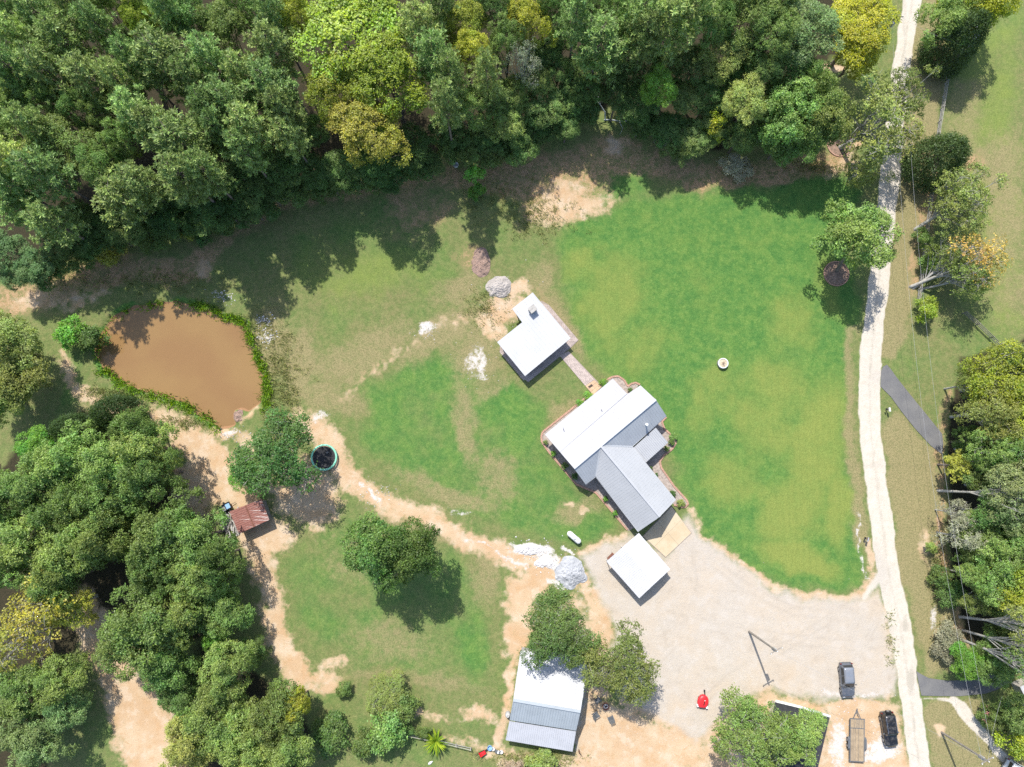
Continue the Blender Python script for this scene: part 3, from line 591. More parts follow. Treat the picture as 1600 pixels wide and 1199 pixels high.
# --- pavilion
pav = thing('pavilion', 'white roofed square pavilion with a small notched wing beside the brick walkway', 'pavilion')
pN = P(832.4, 457.3, 2.85); pE = P(891.8, 528.6, 2.55); pS = P(820.4, 587.9, 2.55); pW = P(776.8, 534.9, 2.75); pk = P(815.9, 503.8, 2.83); pk2 = P(800.2, 482.5, 2.93)
roof_slope([pN, pE, pS, pW, pk, pk2], pav, M['white_roof'], (1, 2), 0.6, rw=0.03, rh=0.02)
ch = P(832, 484, 3.3); ca = math.radians(39)
chim = MB().box((ch.x, ch.y, 3.1), (1.0, 0.85, 1.5), ca).build('chimney', M['wall_cream'], pav)
MB().box((ch.x, ch.y, 3.9), (1.15, 1.0, 0.09), ca).build('chimney_cap', M['wood_pale'], chim)
pf = inset([pN.xy, pE.xy, pS.xy, pW.xy, pk.xy, pk2.xy], 0.5)
pfm = [Vector(p) for p in pf]
for p in pfm + [(pfm[i] + pfm[(i + 1) % 6]) / 2 for i in (0, 1, 2, 3)]:
    MB().box((p.x, p.y, 1.2), (0.16, 0.16, 2.5), ca).build('post', M['wood_grey'], pav)
cN, cE, cS, cW = [Vector(q).xy for q in (pN, pE, pS, pW)]
mid = lambda a, b, f: a + (b - a) * f
room = ccw([mid(cN, cE, 0.06) + (cW - cE) * 0.01, mid(cN, cE, 0.52), mid(mid(cN, cE, 0.52), mid(cW, cS, 0.2), 0.62), mid(mid(cN, cE, 0.06), mid(cW, cS, 0.0), 0.4)])
room = inset(room, 0.5)
MB().prism(room, -0.1, 2.4).build('wall', M['wall_cream'], pav)
rm = [Vector(p) for p in room]
for i in range(4): window(pav, rm[i], rm[(i + 1) % 4], 0.5, 1.5)
MB().bar((cE.x - 0.3, cE.y + 0.1, 2.35), (cS.x, cS.y + 0.4, 2.35), 0.12, 0.2).build('beam', M['wood_grey'], pav)
patio = sheet('patio', [(846, 470), (857.6, 476.5), (904, 531.6), (892, 543.6), (825.3, 597.5), (781, 551), (781, 540), (815, 505)], M['mortar'], 0.07, thick=0.2)
def pave(parent, quad, m, cw, cl, z0, z1, name='paver', stuff=True, jitter=0.006, gap=0.012, stagger=True, seed=1):
    """pavers with recessed joints over a world quad a,b,c,d (ab along the courses)"""
    rr = random.Random(seed); a, b, c, d = [Vector(q).xy for q in quad]
    nu = max(1, round((b - a).length / cl)); nv = max(1, round((d - a).length / cw)); mb = MB(); outs = []
    for j in range(nv):
        for i in range(nu + (1 if stagger and j % 2 else 0)):
            o = 0.5 if (stagger and j % 2) else 0.0
            u0, u1 = max(0, (i - o) / nu), min(1, (i + 1 - o) / nu); v0, v1 = j / nv, (j + 1) / nv
            if u1 - u0 < 0.02: continue
            q = [mid(mid(a, b, u), mid(d, c, u), v) for u, v in ((u0, v0), (u1, v0), (u1, v1), (u0, v1))]
            q = inset(q, gap); z = z1 + rr.uniform(-jitter, jitter)
            if stuff: mb.prism(q, z0, z)
            else: outs.append(MB().prism(q, z0, z).build(name, m, parent))
    if stuff:
        o = mb.build(name, m, parent); o['kind'] = 'stuff'; return o
    return outs
def pq(*pts, z=0.0): return [P(x, y, z) for x, y in pts]
pave(patio, pq((843, 474), (857.6, 477.5), (903, 531.6), (889, 534)), M['patio'], 0.3, 0.3, 0.02, 0.10, seed=2)
pave(patio, pq((889, 532), (903, 532), (826, 597), (812, 590)), M['patio'], 0.3, 0.3, 0.02, 0.10, seed=3)
pave(patio, pq((825, 590), (818, 595), (780, 550), (786, 546)), M['patio'], 0.3, 0.3, 0.02, 0.10, seed=4)
walk = sheet('walkway', [(874.5, 556.4), (888.5, 548.8), (941, 604), (927, 618)], M['mortar'], 0.06, thick=0.2)
pave(walk, pq((875, 556), (888, 549.3), (928, 593.5), (914, 603)), M['paver'], 0.2, 0.34, 0.02, 0.095, seed=5)
pave(walk, pq((914.4, 603.4), (928.4, 594), (940.5, 604), (927, 617.5)), M['paver_tan'], 0.62, 0.8, 0.02, 0.10, stuff=False, name='slab', stagger=False, seed=6)
q = P(922.6, 603.7); mt = thing('doormat', 'small brown doormat on the tan end of the brick walkway', 'doormat', (q.x, q.y, 0.105), math.radians(35))
MB().box((0, 0, 0.012), (0.75, 0.4, 0.024)).build('pad', M['mulch'], mt); MB().box((0, 0, 0.026), (0.6, 0.26, 0.006)).build('tread', M['wood_dark'], mt)
# concrete apron in front of the garage wing
apron = sheet('concrete_apron', [(1049, 791), (1081, 833), (1040, 871.5), (1004, 838)], M['mortar'], 0.05, thick=0.2)
pave(apron, pq((1049.5, 792), (1080, 833), (1040, 870.5), (1005, 838)), M['concrete_tan'], 2.6, 2.7, 0.01, 0.08, stuff=False, name='slab', stagger=False, jitter=0.003, seed=8)
# --- carport
cp = thing('carport', 'free standing white gabled metal carport at the end of the house', 'carport')
kN = P(998.2, 833.1, 2.5); kW = P(947.6, 877.6, 2.5); kS = P(998.8, 935.2, 2.5); kE = P(1047.3, 889.7, 2.5)
rA = P(972.9, 855.0, 3.15); rB = P(1023.0, 912.3, 3.15)
roof_slope([kW, kS, rB, rA], cp, M['carport_roof'], (0, 1), 0.3, rw=0.04, rh=0.025, thick=0.06)
roof_slope([rA, rB, kE, kN], cp, M['carport_roof'], (2, 3), 0.3, rw=0.04, rh=0.025, thick=0.06)
kf = [Vector(p) for p in inset([kN.xy, kW.xy, kS.xy, kE.xy], 0.2)]
for i in range(4):
    a, b = kf[i], kf[(i + 1) % 4]
    for f in ((0, 0.33, 0.66) if (b - a).length > 6.3 else (0, 0.5)):
        p = a + (b - a) * f; MB().box((p.x, p.y, 1.2), (0.08, 0.08, 2.5), 0.9).build('post', M['white_paint'], cp)
    MB().bar((a.x, a.y, 2.36), (b.x, b.y, 2.36), 0.07, 0.09).build('beam', M['white_paint'], cp)
# --- barn
barn = thing('barn', 'white and grey metal barn with a grey lean-to, half under a tree', 'barn')
bz, br = 3.2, 4.9
b1 = P(813.5, 1016.5, bz); b2 = P(919.5, 1033.5, bz); g1 = P(801.9, 1094, br); g2 = P(907.1, 1112, br); s1 = P(796.2, 1125.7, bz); s2 = P(900.2, 1141.9, bz)
l0 = P(796.0, 1127.0, 2.95); l1 = P(900.0, 1143.2, 2.95); l2 = P(894.7, 1175, 2.3); l3 = P(790, 1156.9, 2.3)
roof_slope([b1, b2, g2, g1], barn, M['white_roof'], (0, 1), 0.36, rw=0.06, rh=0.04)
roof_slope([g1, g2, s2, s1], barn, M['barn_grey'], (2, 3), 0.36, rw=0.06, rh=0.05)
roof_slope([l0, l1, l2, l3], barn, M['barn_pale'], (0, 1), 0.30, 'lean_to_roof', 0.06, 0.05, 0.06)
cap_bar(g1, g2, barn, M['barn_grey'], 0.4, 0.04)
bf = inset([b1.xy, b2.xy, s2.xy, s1.xy], 0.25); MB().prism(bf, -0.1, bz - 0.13).build('wall', M['wall_metal'], barn)
bfv = [Vector(p) for p in bf]
for a, b, c in ((b1, s1, g1), (b2, s2, g2)):
    cc = (b1 + b2 + s1 + s2) / 4; sh = (cc - (a + b) / 2).normalized() * 0.3
    MB().add([(a.x + sh.x, a.y + sh.y, bz - 0.3), (b.x + sh.x, b.y + sh.y, bz - 0.3), (c.x + sh.x, c.y + sh.y, br - 0.2)], [(0, 1, 2)]).build('gable_wall', M['wall_metal'], barn)
for i in range(4): window(barn, bfv[i], bfv[(i + 1) % 4], 0.3, 1.7); door(barn, bfv[i], bfv[(i + 1) % 4], 0.65)
for f in (0.03, 0.35, 0.66, 0.97):
    p = Vector(l3).lerp(Vector(l2), f); MB().box((p.x, p.y + 0.25, 1.1), (0.13, 0.13, 2.25)).build('post', M['wood_pale'], barn)
p, q = Vector(l3), Vector(l2); MB().bar((p.x, p.y + 0.25, 2.1), (q.x, q.y + 0.25, 2.1), 0.1, 0.2).build('beam', M['wood_pale'], barn)
# --- rusty shed
sh = thing('rusty_shed', 'small open shed with a rusty brown tin roof among the trees', 'shed')
a0, a1, a2, a3 = P(358.4, 799.6, 2.5), P(408.5, 780.0, 2.5), P(420.8, 812.5, 2.2), P(373.6, 834.5, 2.2)
m0, m1 = P(383.4, 789.8, 2.53), P(397.2, 823.5, 2.23)
roof_slope([a0, m0, m1, a3], sh, M['rust_roof'], (0, 3), 0.32, 'roof_sheet', 0.05, 0.045, 0.04)
roof_slope([m0, a1, a2, m1], sh, M['rust_roof'], (1, 2), 0.32, 'roof_sheet', 0.05, 0.045, 0.04)
MB().bar(m0 + Vector((0, 0, 0.03)), m1 + Vector((0, 0, 0.03)), 0.18, 0.04).build('lap_strip', M['rust'], sh)
sf = [Vector(p) for p in inset([a0.xy, a1.xy, a2.xy, a3.xy], 0.3)]
for p in sf: MB().box((p.x, p.y, 1.05), (0.14, 0.14, 2.2), 0.4).build('post', M['wood_grey'], sh)
fi4 = ccw([a0.xy, a1.xy, a2.xy, a3.xy]); fi4 = [Vector(p) for p in inset(fi4, 0.3)]
for i in range(4):
    a, b = fi4[i], fi4[(i + 1) % 4]; mm = (a + b) / 2
    if mm.y > (a2.y + a3.y) / 2 + 0.4:
        n = 5
        for k in range(n): MB().bar((a.x, a.y, 0.2 + k * 0.42), (b.x, b.y, 0.2 + k * 0.42), 0.04, 0.36).build('wall_board', M['wood_grey'], sh)
# --- dark roofed cabin at the bottom, half under an oak
cb = thing('cabin', 'low dark shingle roofed cabin with a white gutter under the oak at the bottom edge', 'cabin')
c1, c2, c3, c4 = P(1212, 1096, 2.6), P(1297, 1120, 2.6), P(1272, 1225, 2.6), P(1187, 1205, 2.6)
cr1, cr2 = P(1253, 1106, 4.0), P(1230, 1218, 4.0)
for pl in ([c1, cr1, cr2, c4], [cr1, c2, c3, cr2]):
    roof_slope(pl, cb, M['shingle'], (0, 3), 9, ribs=False)
    a, b, c, d = [Vector(x) for x in pl]
    mb = MB()
    for k in range(14):
        f = (k + 0.5) / 14; mb.bar(a.lerp(b, f) + Vector((0, 0, 0.03)), d.lerp(c, f) + Vector((0, 0, 0.03)), 0.2, 0.02)
    s_ = mb.build('shingle', M['shingle'], cb); s_['kind'] = 'stuff'
for a, b in ((c1, cr1), (cr1, c2)): MB().bar(a + Vector((0, .05, 0)), b + Vector((0, .05, 0)), 0.3, 0.2).build('white_trim', M['white_paint'], cb)
MB().prism(inset([c1.xy, c2.xy, c3.xy, c4.xy], 0.5), -0.1, 2.45).build('wall', M['wall_cream'], cb)
ci = [Vector(p) for p in inset([c1.xy, c2.xy, c3.xy, c4.xy], 0.5)]
for i in range(4): window(cb, ci[i], ci[(i + 1) % 4], 0.4, 1.5)
# --- white shed, top right
ws = thing('garden_shed', 'small white roofed shed tucked under the yellow tree at the top right', 'shed')
w1, w2, w3, w4 = P(1505, 32, 2.4), P(1532.5, 37, 2.6), P(1529.5, 62, 2.4), P(1502, 58, 2.3)
roof_slope([w1, w2, w3, w4], ws, M['white_roof'], (0, 3), 0.4)
wi = inset([w1.xy, w2.xy, w3.xy, w4.xy], 0.2); MB().prism(wi, -0.1, 2.2).build('wall', M['wood_dark'], ws)
wv_ = [Vector(p) for p in wi]
for i in range(4): door(ws, wv_[i], wv_[(i + 1) % 4], 0.5, m='wood_grey')
ob = thing('outbuilding', 'corner of a white roofed outbuilding at the right edge above the gravel track', 'shed')
o1, o2, o3, o4 = P(1594, 1074, 2.6), P(1640, 1052, 2.6), P(1668, 1110, 2.4), P(1622, 1132, 2.4)
roof_slope([o1, o2, o3, o4], ob, M['white_roof'], (0, 1), 0.4); MB().prism(inset([o1.xy, o2.xy, o3.xy, o4.xy], 0.3), -0.1, 2.3).build('wall', M['wall_cream'], ob)

# --- planting beds and their brick edging
def bed(pxs, edge_px, m, name='planting_bed'):
    o = sheet(name, pxs, m, 0.035)
    pts = [P(x, y) for x, y in edge_px]; mb = MB(); rr = random.Random(3)
    for a, b in zip(pts[:-1], pts[1:]):
        d = (b - a); L = d.length; n = max(1, int(L / 0.24)); d.normalize()
        for k in range(n):
            c = a + d * ((k + 0.5) * L / n); mb.box((c.x, c.y, 0.06 + rr.uniform(-0.01, 0.015)), (L / n - 0.02, 0.28, 0.16), math.atan2(d.y, d.x) + rr.uniform(-0.05, 0.05))
    e = mb.build('brick', M['brick'], o); e['kind'] = 'stuff'
    return o
bed([(917, 618), (853, 671), (846, 680), (846, 691), (858, 707), (886, 740), (900, 757), (931, 770), (955, 798), (982, 830), (1000, 820), (940, 740), (880, 700), (930, 640)],
    [(915, 622), (853, 671), (848, 675), (845.5, 682), (846.5, 691), (858, 707), (886, 740), (900, 757), (931, 770), (955, 798), (980, 828)], M['bed'])
bed([(944, 598), (955, 591), (966, 588), (975, 594), (981, 604), (991, 598.5), (998, 601), (985, 625), (950, 620)], [(944, 598), (949, 593), (957, 589), (966, 588), (975, 594), (981, 604), (986, 600), (993, 598), (1000, 601.5)], M['bed'])
bed([(1041, 652), (1034, 659), (1038, 670), (1053, 685), (1055, 692), (1050, 702), (1037, 712), (1031, 721), (1033, 731), (1053, 760), (1074, 783), (1074, 790), (1068, 793), (1053, 789), (1000, 720), (1010, 670)],
    [(1041, 652), (1034, 659), (1038, 670), (1053, 684), (1056, 692), (1050, 702), (1037, 712), (1031, 721), (1033, 731), (1053, 760), (1073, 782), (1075, 788), (1069, 793), (1053, 789)], M['bed'])
def ring(cx_, cy_, r, lab):
    c = P(cx_, cy_); rr = random.Random(5); t = thing('tree_ring', lab, 'tree ring', (c.x, c.y, gz(c.x, c.y)), 0, 'brick rings round trees')
    n = int(2 * math.pi * r / 0.27)
    for k in range(n):
        a = 2 * math.pi * k / n
        b = MB().box((0, 0, 0), (0.24, 0.17, 0.2)).build('brick', M['brick'], t) if k == 0 else link(bpy.data.objects.new('brick', t.children[0].data), t)
        b.location = (r * math.cos(a), r * math.sin(a), 0.07 + rr.uniform(-0.015, 0.02)); b.rotation_euler = (0, 0, a + math.pi / 2 + rr.uniform(-.08, .08))
    MB().lathe((0, 0, 0), [(r, 0.03), (r * 0.5, 0.10), (0.0, 0.13)], 28).build('mulch', M['mulch'], t)
ring(1306.5, 428, 1.95, 'ring of pink bricks round the lone lawn oak beside the road')
ring(1312, 226, 2.0, 'ring of pink bricks under the wide oak at the wood corner')
# ------------------------------------------------------------------ plants
TRI = 0
def leaf_mesh(name, pos, nrm, size, tint, mat, aspect=0.62, seed=0):
    """one bent four-cornered leaf per point"""
    g = np.random.default_rng(seed); n = len(pos)
    nrm = nrm / (np.linalg.norm(nrm, axis=1, keepdims=True) + 1e-9)
    r = g.normal(size=(n, 3)); t = np.cross(nrm, r); t /= (np.linalg.norm(t, axis=1, keepdims=True) + 1e-9); b = np.cross(nrm, t)
    l = size[:, None]
    v = np.stack([pos - t * l * 0.5, pos + b * l * 0.5 * aspect + nrm * l * 0.08, pos + t * l * 0.5 - nrm * l * 0.12, pos - b * l * 0.5 * aspect + nrm * l * 0.08], 1).reshape(-1, 3)
    q = np.arange(n * 4).reshape(n, 4)
    return np_mesh(name, v, q, mat, {'tint': np.repeat(tint, 4, axis=0)})
def hardwood(seed, R=4.5, zc=6.5, hh=3.6, lobes=24, clumps=26, leaves=13, leaf=0.30, fill=1.0, mat='leaf', sparse=0.0, ragged=0.25):
    g = np.random.default_rng(seed); LP, LN, LS, LT = [], [], [], []; cents = []
    for i in range(lobes):
        a = i * 2.399963 + g.uniform(-.5, .5); u = g.uniform(-0.35, 1.0)
        s = math.sqrt(max(0, 1 - u * u)); d = np.array([math.cos(a) * s, math.sin(a) * s, u])
        k = g.uniform(0.55, 0.86) * (1 + g.normal() * ragged * 0.5)
        c = d * np.array([R, R, hh]) * k + np.array([0, 0, zc]); r = R * g.uniform(0.22, 0.38); cents.append((c, r, d))
    cents.append((np.array([0, 0, zc + hh * 0.35]), R * 0.42, np.array([0, 0, 1.0])))
    for c, r, d in cents:
        lt = g.uniform(0.82, 1.18); ly = g.uniform(0.2, 0.8)
        nc = int(clumps * (r / (R * 0.3)) ** 2 * fill)
        for k in range(nc):
            e = g.normal(size=3) + d * 0.7 + np.array([0, 0, 0.35]); e /= np.linalg.norm(e)
            if g.random() < sparse: continue
            p = c + e * r * np.array([1, 1, 0.85]) * g.uniform(0.72, 1.10)
            n = max(4, int(leaves * g.uniform(0.6, 1.4))); sp = leaf * g.uniform(0.55, 1.05)
            o = g.normal(size=(n, 3)) * np.array([sp, sp, sp * 0.6])
            LP.append(p + o); LN.append(e * 0.65 + np.array([0, 0.08, 0.75]) + g.normal(size=(n, 3)) * 0.55); LS.append(leaf * g.uniform(0.7, 1.25, n))
            ct_ = lt * g.uniform(0.75, 1.25)
            LT.append(np.stack([ct_ * g.uniform(0.8, 1.2, n), np.clip(ly + g.normal(size=n) * 0.15, 0, 1), g.uniform(0.2, 1, n), np.ones(n)], 1))
    cm = leaf_mesh('crown', np.concatenate(LP), np.concatenate(LN), np.concatenate(LS), np.concatenate(LT), M[mat], seed=seed)
    return cm, [(c, r) for c, r, d in cents]
def limbs(seed, cents, zc, r0=0.24, mat='bark', fork=2.2, lean=0.2, n=9, twigs=2):
    g = random.Random(seed); mb = MB(); top = Vector((g.uniform(-lean, lean), g.uniform(-lean, lean), zc * 0.92))
    mb.tube([(0, 0, -0.4), (0, 0, 0.25), Vector((0, 0, 0)).lerp(top, 0.35), Vector((0, 0, 0)).lerp(top, 0.7), top], [r0 * 1.5, r0 * 1.12, r0 * 0.95, r0 * 0.7, r0 * 0.4], 7)
    for c, r in cents[:n]:
        c = Vector(c); s = Vector((0, 0, 0)).lerp(top, min(0.95, g.uniform(0.35, 0.8)))
        m1 = s.lerp(c, 0.45) + Vector((g.uniform(-.3, .3), g.uniform(-.3, .3), 0.25)); 
        mb.tube([s, m1, s.lerp(c, 0.8) + Vector((0, 0, .1)), c], [r0 * 0.42, r0 * 0.3, r0 * 0.2, r0 * 0.1], 5, False)
        for k in range(twigs):
            e = Vector((g.gauss(0, 1), g.gauss(0, 1), g.gauss(0.3, 0.8))).normalized() * r * 1.05
            mb.tube([c.lerp(m1, 0.3 * g.random()), c + e * 0.5 + Vector((0, 0, .1)), c + e], [r0 * 0.14, r0 * 0.09, r0 * 0.04], 4, False)
    return mb.mesh('trunk', M[mat], True)
def pine(seed, h=20.0, R=3.1, z0=0.56, nb=62, tufts=8, blades=14, ln=0.54):
    g = np.random.default_rng(seed); LP, LD, LW, LT = [], [], [], []; mb = MB()
    top = Vector((g.uniform(-.5, .5), g.uniform(-.5, .5), h))
    mb.tube([(0, 0, -0.4), (0, 0, 0.4), top * 0.4, top * 0.75, top], [0.30, 0.24, 0.19, 0.12, 0.03], 7)
    for i in range(nb):
        f = (i + g.random()) / nb; z = h * (z0 + (1 - z0) * f); prof = math.sin(min(1, (1 - f) * 1.35 + 0.10) * math.pi * 0.52) * (0.55 + 0.45 * min(1, f * 3))
        L = R * prof * g.uniform(0.6, 1.12) + 0.3; a = i * 2.399963 + g.uniform(-.4, .4); up = 0.15 + 0.55 * f + g.uniform(-.1, .15)
        d = np.array([math.cos(a), math.sin(a), up]); d /= np.linalg.norm(d); base = np.array([top.x * z / h, top.y * z / h, z])
        e = base + d * L
        mb.tube([base, base + d * L * 0.5 - np.array([0, 0, 0.06 * L]), e], [0.045, 0.03, 0.012], 4, False)
        bt = g.uniform(0.8, 1.2)
        nt_ = max(3, int(tufts * L / (R * 0.7)))
        for k in range(nt_):
            p = base + d * L * g.uniform(0.35, 1.06) + g.normal(size=3) * 0.30 * np.array([1, 1, 0.5]); bl = blades
            dirs = g.normal(size=(bl, 3)) * 0.85 + d * 0.5 + np.array([0, 0, 0.45]); dirs /= np.linalg.norm(dirs, axis=1, keepdims=True)
            LP.append(np.repeat(p[None], bl, 0)); LD.append(dirs); LW.append(g.uniform(0.7, 1.15, bl) * ln)
            LT.append(np.stack([bt * g.uniform(0.7, 1.3) * g.uniform(0.85, 1.15, bl), np.clip(g.normal(0.5, 0.2, bl), 0, 1), g.uniform(0.1, 0.8, bl), np.ones(bl)], 1))
    p = np.concatenate(LP); d = np.concatenate(LD); l = np.concatenate(LW)[:, None]; tint = np.concatenate(LT)
    s = np.cross(d, np.array([0, 0, 1.0]) + g.normal(size=d.shape) * 0.45); s /= np.linalg.norm(s, axis=1, keepdims=True)
    v = np.stack([p + d * l * 0.02, p + d * l * 0.55 + s * l * 0.12, p + d * l, p + d * l * 0.55 - s * l * 0.12], 1).reshape(-1, 3)
    cm = np_mesh('crown', v, np.arange(len(v)).reshape(-1, 4), M['needle'], {'tint': np.repeat(tint, 4, axis=0)})
    return cm, mb.mesh('trunk', M['bark_pine'], True)
KINDS = {}
def kind(key, zc, R, items): KINDS[key] = (zc, R, items)
def hw(key, seeds, zc, R, hh, bark='bark', r0=0.24, **kw):
    lm = {k: kw.pop(k) for k in ('n', 'twigs') if k in kw}
    out = []
    for s in seeds:
        cm, ce = hardwood(s, R, zc, hh, **kw); out.append((cm, limbs(s, ce, zc, r0, bark, **lm)))
    kind(key, zc, R, out)
hw('low', (1, 2, 3, 4), 6.0, 4.5, 3.4, lobes=32, clumps=40, leaves=14, leaf=0.25, ragged=0.5)
hw('tall', (11, 12, 13, 14), 12.5, 4.2, 4.6, lobes=30, clumps=44, leaves=14, leaf=0.205, r0=0.26)
hw('spread', (25, 26, 27), 7.0, 4.5, 3.2, bark='bark_pale', r0=0.26, lobes=27, clumps=22, leaves=12, leaf=0.27, sparse=0.18, ragged=0.6, n=24, twigs=5)
hw('airy', (21, 22, 23), 7.0, 4.5, 3.2, bark='bark_pale', r0=0.26, lobes=34, clumps=38, leaves=14, leaf=0.215, sparse=0.12, ragged=0.32, n=24, twigs=5)
hw('thin', (31, 32), 8.5, 4.5, 3.6, bark='bark_pale', r0=0.22, lobes=22, clumps=16, leaves=9, leaf=0.30, sparse=0.3, ragged=0.6, n=22, twigs=6)
hw('syca', (35, 36), 12.0, 4.5, 3.4, bark='bark_pale', r0=0.34, lobes=20, clumps=18, leaves=10, leaf=0.30, sparse=0.25, ragged=0.6, n=20, twigs=5)
hw('bushy', (41, 42), 1.5, 1.7, 1.3, r0=0.07, lobes=14, clumps=22, leaves=11, leaf=0.20, n=6, twigs=1)
hw('small', (51, 52), 0.45, 0.5, 0.42, r0=0.03, lobes=9, clumps=10, leaves=9, leaf=0.11, n=3, twigs=0)
kind('pine', 15.6, 3.1, [pine(s) for s in (61, 62, 63, 64)])
# cedar: dense cone of short sprays
def cedar(seed):
    g = np.random.default_rng(seed); LP, LN, LS, LT = [], [], [], []
    for i in range(950):
        f = g.random() ** 1.3; z = 0.6 + f * 5.6; a = g.uniform(0, 2 * math.pi); r = 3.0 * math.sqrt(max(0, 1 - f * f)) * g.uniform(0.72, 1.08) + 0.1
        p = np.array([r * math.cos(a), r * math.sin(a), z]); e = np.array([math.cos(a), math.sin(a), 0.6]); n = 16; t_ = g.uniform(0.7, 1.3)
        o = g.normal(size=(n, 3)) * 0.22; LP.append(p + o); LN.append(e + g.normal(size=(n, 3)) * 0.7); LS.append(g.uniform(0.16, 0.32, n))
        LT.append(np.stack([t_ * g.uniform(0.8, 1.2, n), g.uniform(0.3, 0.7, n), g.uniform(0, 0.8, n), np.ones(n)], 1))
    cm = leaf_mesh('crown', np.concatenate(LP), np.concatenate(LN), np.concatenate(LS), np.concatenate(LT), M['leaf'], 0.45, seed)
    return cm, MB().tube([(0, 0, -0.3), (0, 0, 3.0), (0, 0, 5.8)], [0.22, 0.14, 0.03], 7).mesh('trunk', M['bark'], True)
kind('cedar', 3.2, 3.0, [cedar(71), cedar(72)])
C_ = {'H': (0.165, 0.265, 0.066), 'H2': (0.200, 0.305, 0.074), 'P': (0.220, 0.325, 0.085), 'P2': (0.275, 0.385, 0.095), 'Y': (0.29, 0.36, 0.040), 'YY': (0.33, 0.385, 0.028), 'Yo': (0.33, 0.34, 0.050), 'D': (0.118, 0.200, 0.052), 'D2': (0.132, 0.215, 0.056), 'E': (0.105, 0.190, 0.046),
      'K': (0.125, 0.175, 0.046), 'O': (0.240, 0.300, 0.075), 'A': (0.56, 0.38, 0.090), 'G': (0.38, 0.37, 0.24), 'Bl': (0.155, 0.255, 0.088), 'C': (0.072, 0.125, 0.040), 'L': (0.17, 0.36, 0.050), 'Pa': (0.32, 0.38, 0.15), 'T': (0.36, 0.31, 0.20)}
HUE = {'H': 'mid green', 'H2': 'olive green', 'P': 'grey green', 'P2': 'bright green', 'Y': 'yellow green', 'YY': 'bright yellow', 'Yo': 'dull yellow', 'D': 'dark green', 'D2': 'deep green', 'K': 'dark olive', 'E': 'dark green', 'O': 'pale olive', 'A': 'amber leaved', 'G': 'dry grey', 'Bl': 'blue green', 'C': 'blackish green', 'L': 'vivid green', 'Pa': 'pale green', 'T': 'dry tan'}
NOUN = {'low': ('tree', 'tree', 'round tree'), 'tall': ('tree', 'tree', 'leafy tree'), 'airy': ('oak_tree', 'tree', 'open oak'), 'thin': ('tree', 'tree', 'thin tree with bare pale limbs'), 'spread': ('oak_tree', 'tree', 'ragged oak'), 'syca': ('tree', 'tree', 'pale barked tree'), 'bushy': ('shrub', 'shrub', 'shrub'), 'small': ('shrub', 'shrub', 'little shrub'),
        'pine': ('pine_tree', 'tree', 'pine'), 'cedar': ('cedar_tree', 'tree', 'dense cedar')}
PLANTS = []
trng = random.Random(99)
def plant(key, px, py, r, hue, zc=None, base=None, where=None, group=None, label=None):
    """px, py, r: middle and radius of the crown as seen; zc: height of the crown's middle; base: pixel of the foot when the tree leans"""
    z0, R0, items = KINDS[key]; zc = zc or {'pine': 18.0, 'tall': 14.5, 'low': 8.5}.get(key, z0)
    c = P(px, py, zc); rad = r * mpp(px, py, zc); i = trng.randrange(len(items)); cm, tm = items[i]
    bx = P(*base) if base else Vector((c.x, c.y, 0))
    nm, cat, noun = NOUN[key]
    root = thing(nm, label, cat, (bx.x, bx.y, gz(bx.x, bx.y)), 0, group)
    d = Vector((c.x - bx.x, c.y - bx.y, zc)); q = Vector((0, 0, 1)).rotation_difference(d.normalized()) @ Quaternion((0, 0, 1), trng.uniform(0, 6.28))
    if not base: q = Quaternion((0, 0, 1), trng.uniform(0, 6.28))
    root.rotation_mode = 'QUATERNION'; root.rotation_quaternion = q
    s = rad / R0; root.scale = (s, s, zc / z0)
    col = C_[hue]; k = trng.uniform(0.82, 1.2) * 1.15; col = (col[0] * k * trng.uniform(0.86, 1.14), col[1] * k, col[2] * k, 1)
    o = link(bpy.data.objects.new('crown', cm), root); o.color = col
    link(bpy.data.objects.new('trunk' if key not in ('bushy', 'small') else 'stem', tm), root)
    PLANTS.append((root, px, py, r, hue, noun, label, where, group)); return root
EXTRA = []
W1 = 'in the wood above the pond'; W2 = 'in the wood above the lawn'; W3 = 'at the wood edge above the pond'; W4 = 'at the wood edge above the lawn'
def many(key, where, group, rows):
    for row in rows: plant(key, row[0], row[1], row[2], row[3], *(row[4:]), where=where, group=group)
# the wood along the top, left half
many('pine', 'in the wood above the pond', 'pines of the wood', [
 (15, 15, 32, 'P'), (70, 28, 34, 'P'), (115, 10, 28, 'P'), (100, 70, 38, 'P2'), (35, 62, 30, 'P2'), (25, 110, 34, 'P'), (75, 115, 36, 'P'), (155, 45, 28, 'P'), (265, 15, 30, 'P'), (255, 100, 48, 'P'), (300, 130, 34, 'P'),
 (150, 128, 38, 'P'), (190, 130, 28, 'P'), (215, 180, 34, 'P'), (75, 270, 40, 'P'), (20, 250, 34, 'P2'), (20, 292, 32, 'P', 15), (285, 230, 48, 'P'), (290, 275, 38, 'P'), (250, 205, 32, 'P'), (365, 165, 40, 'P'), (395, 200, 34, 'P'), (425, 25, 30, 'P'),
 (425, 85, 38, 'P'), (430, 140, 40, 'P'), (440, 172, 30, 'P'), (80, 345, 36, 'P', 15), (30, 330, 30, 'P2', 13), (190, 312, 42, 'P2', 14), (225, 290, 35, 'P', 15.5), (330, 100, 34, 'P'), (385, 120, 30, 'P'), (210, 100, 28, 'P'), (60, 200, 30, 'P'), (330, 180, 30, 'P'), (320, 268, 32, 'P'), (385, 240, 30, 'P', 17), (455, 215, 28, 'P', 16), (345, 205, 28, 'P')])
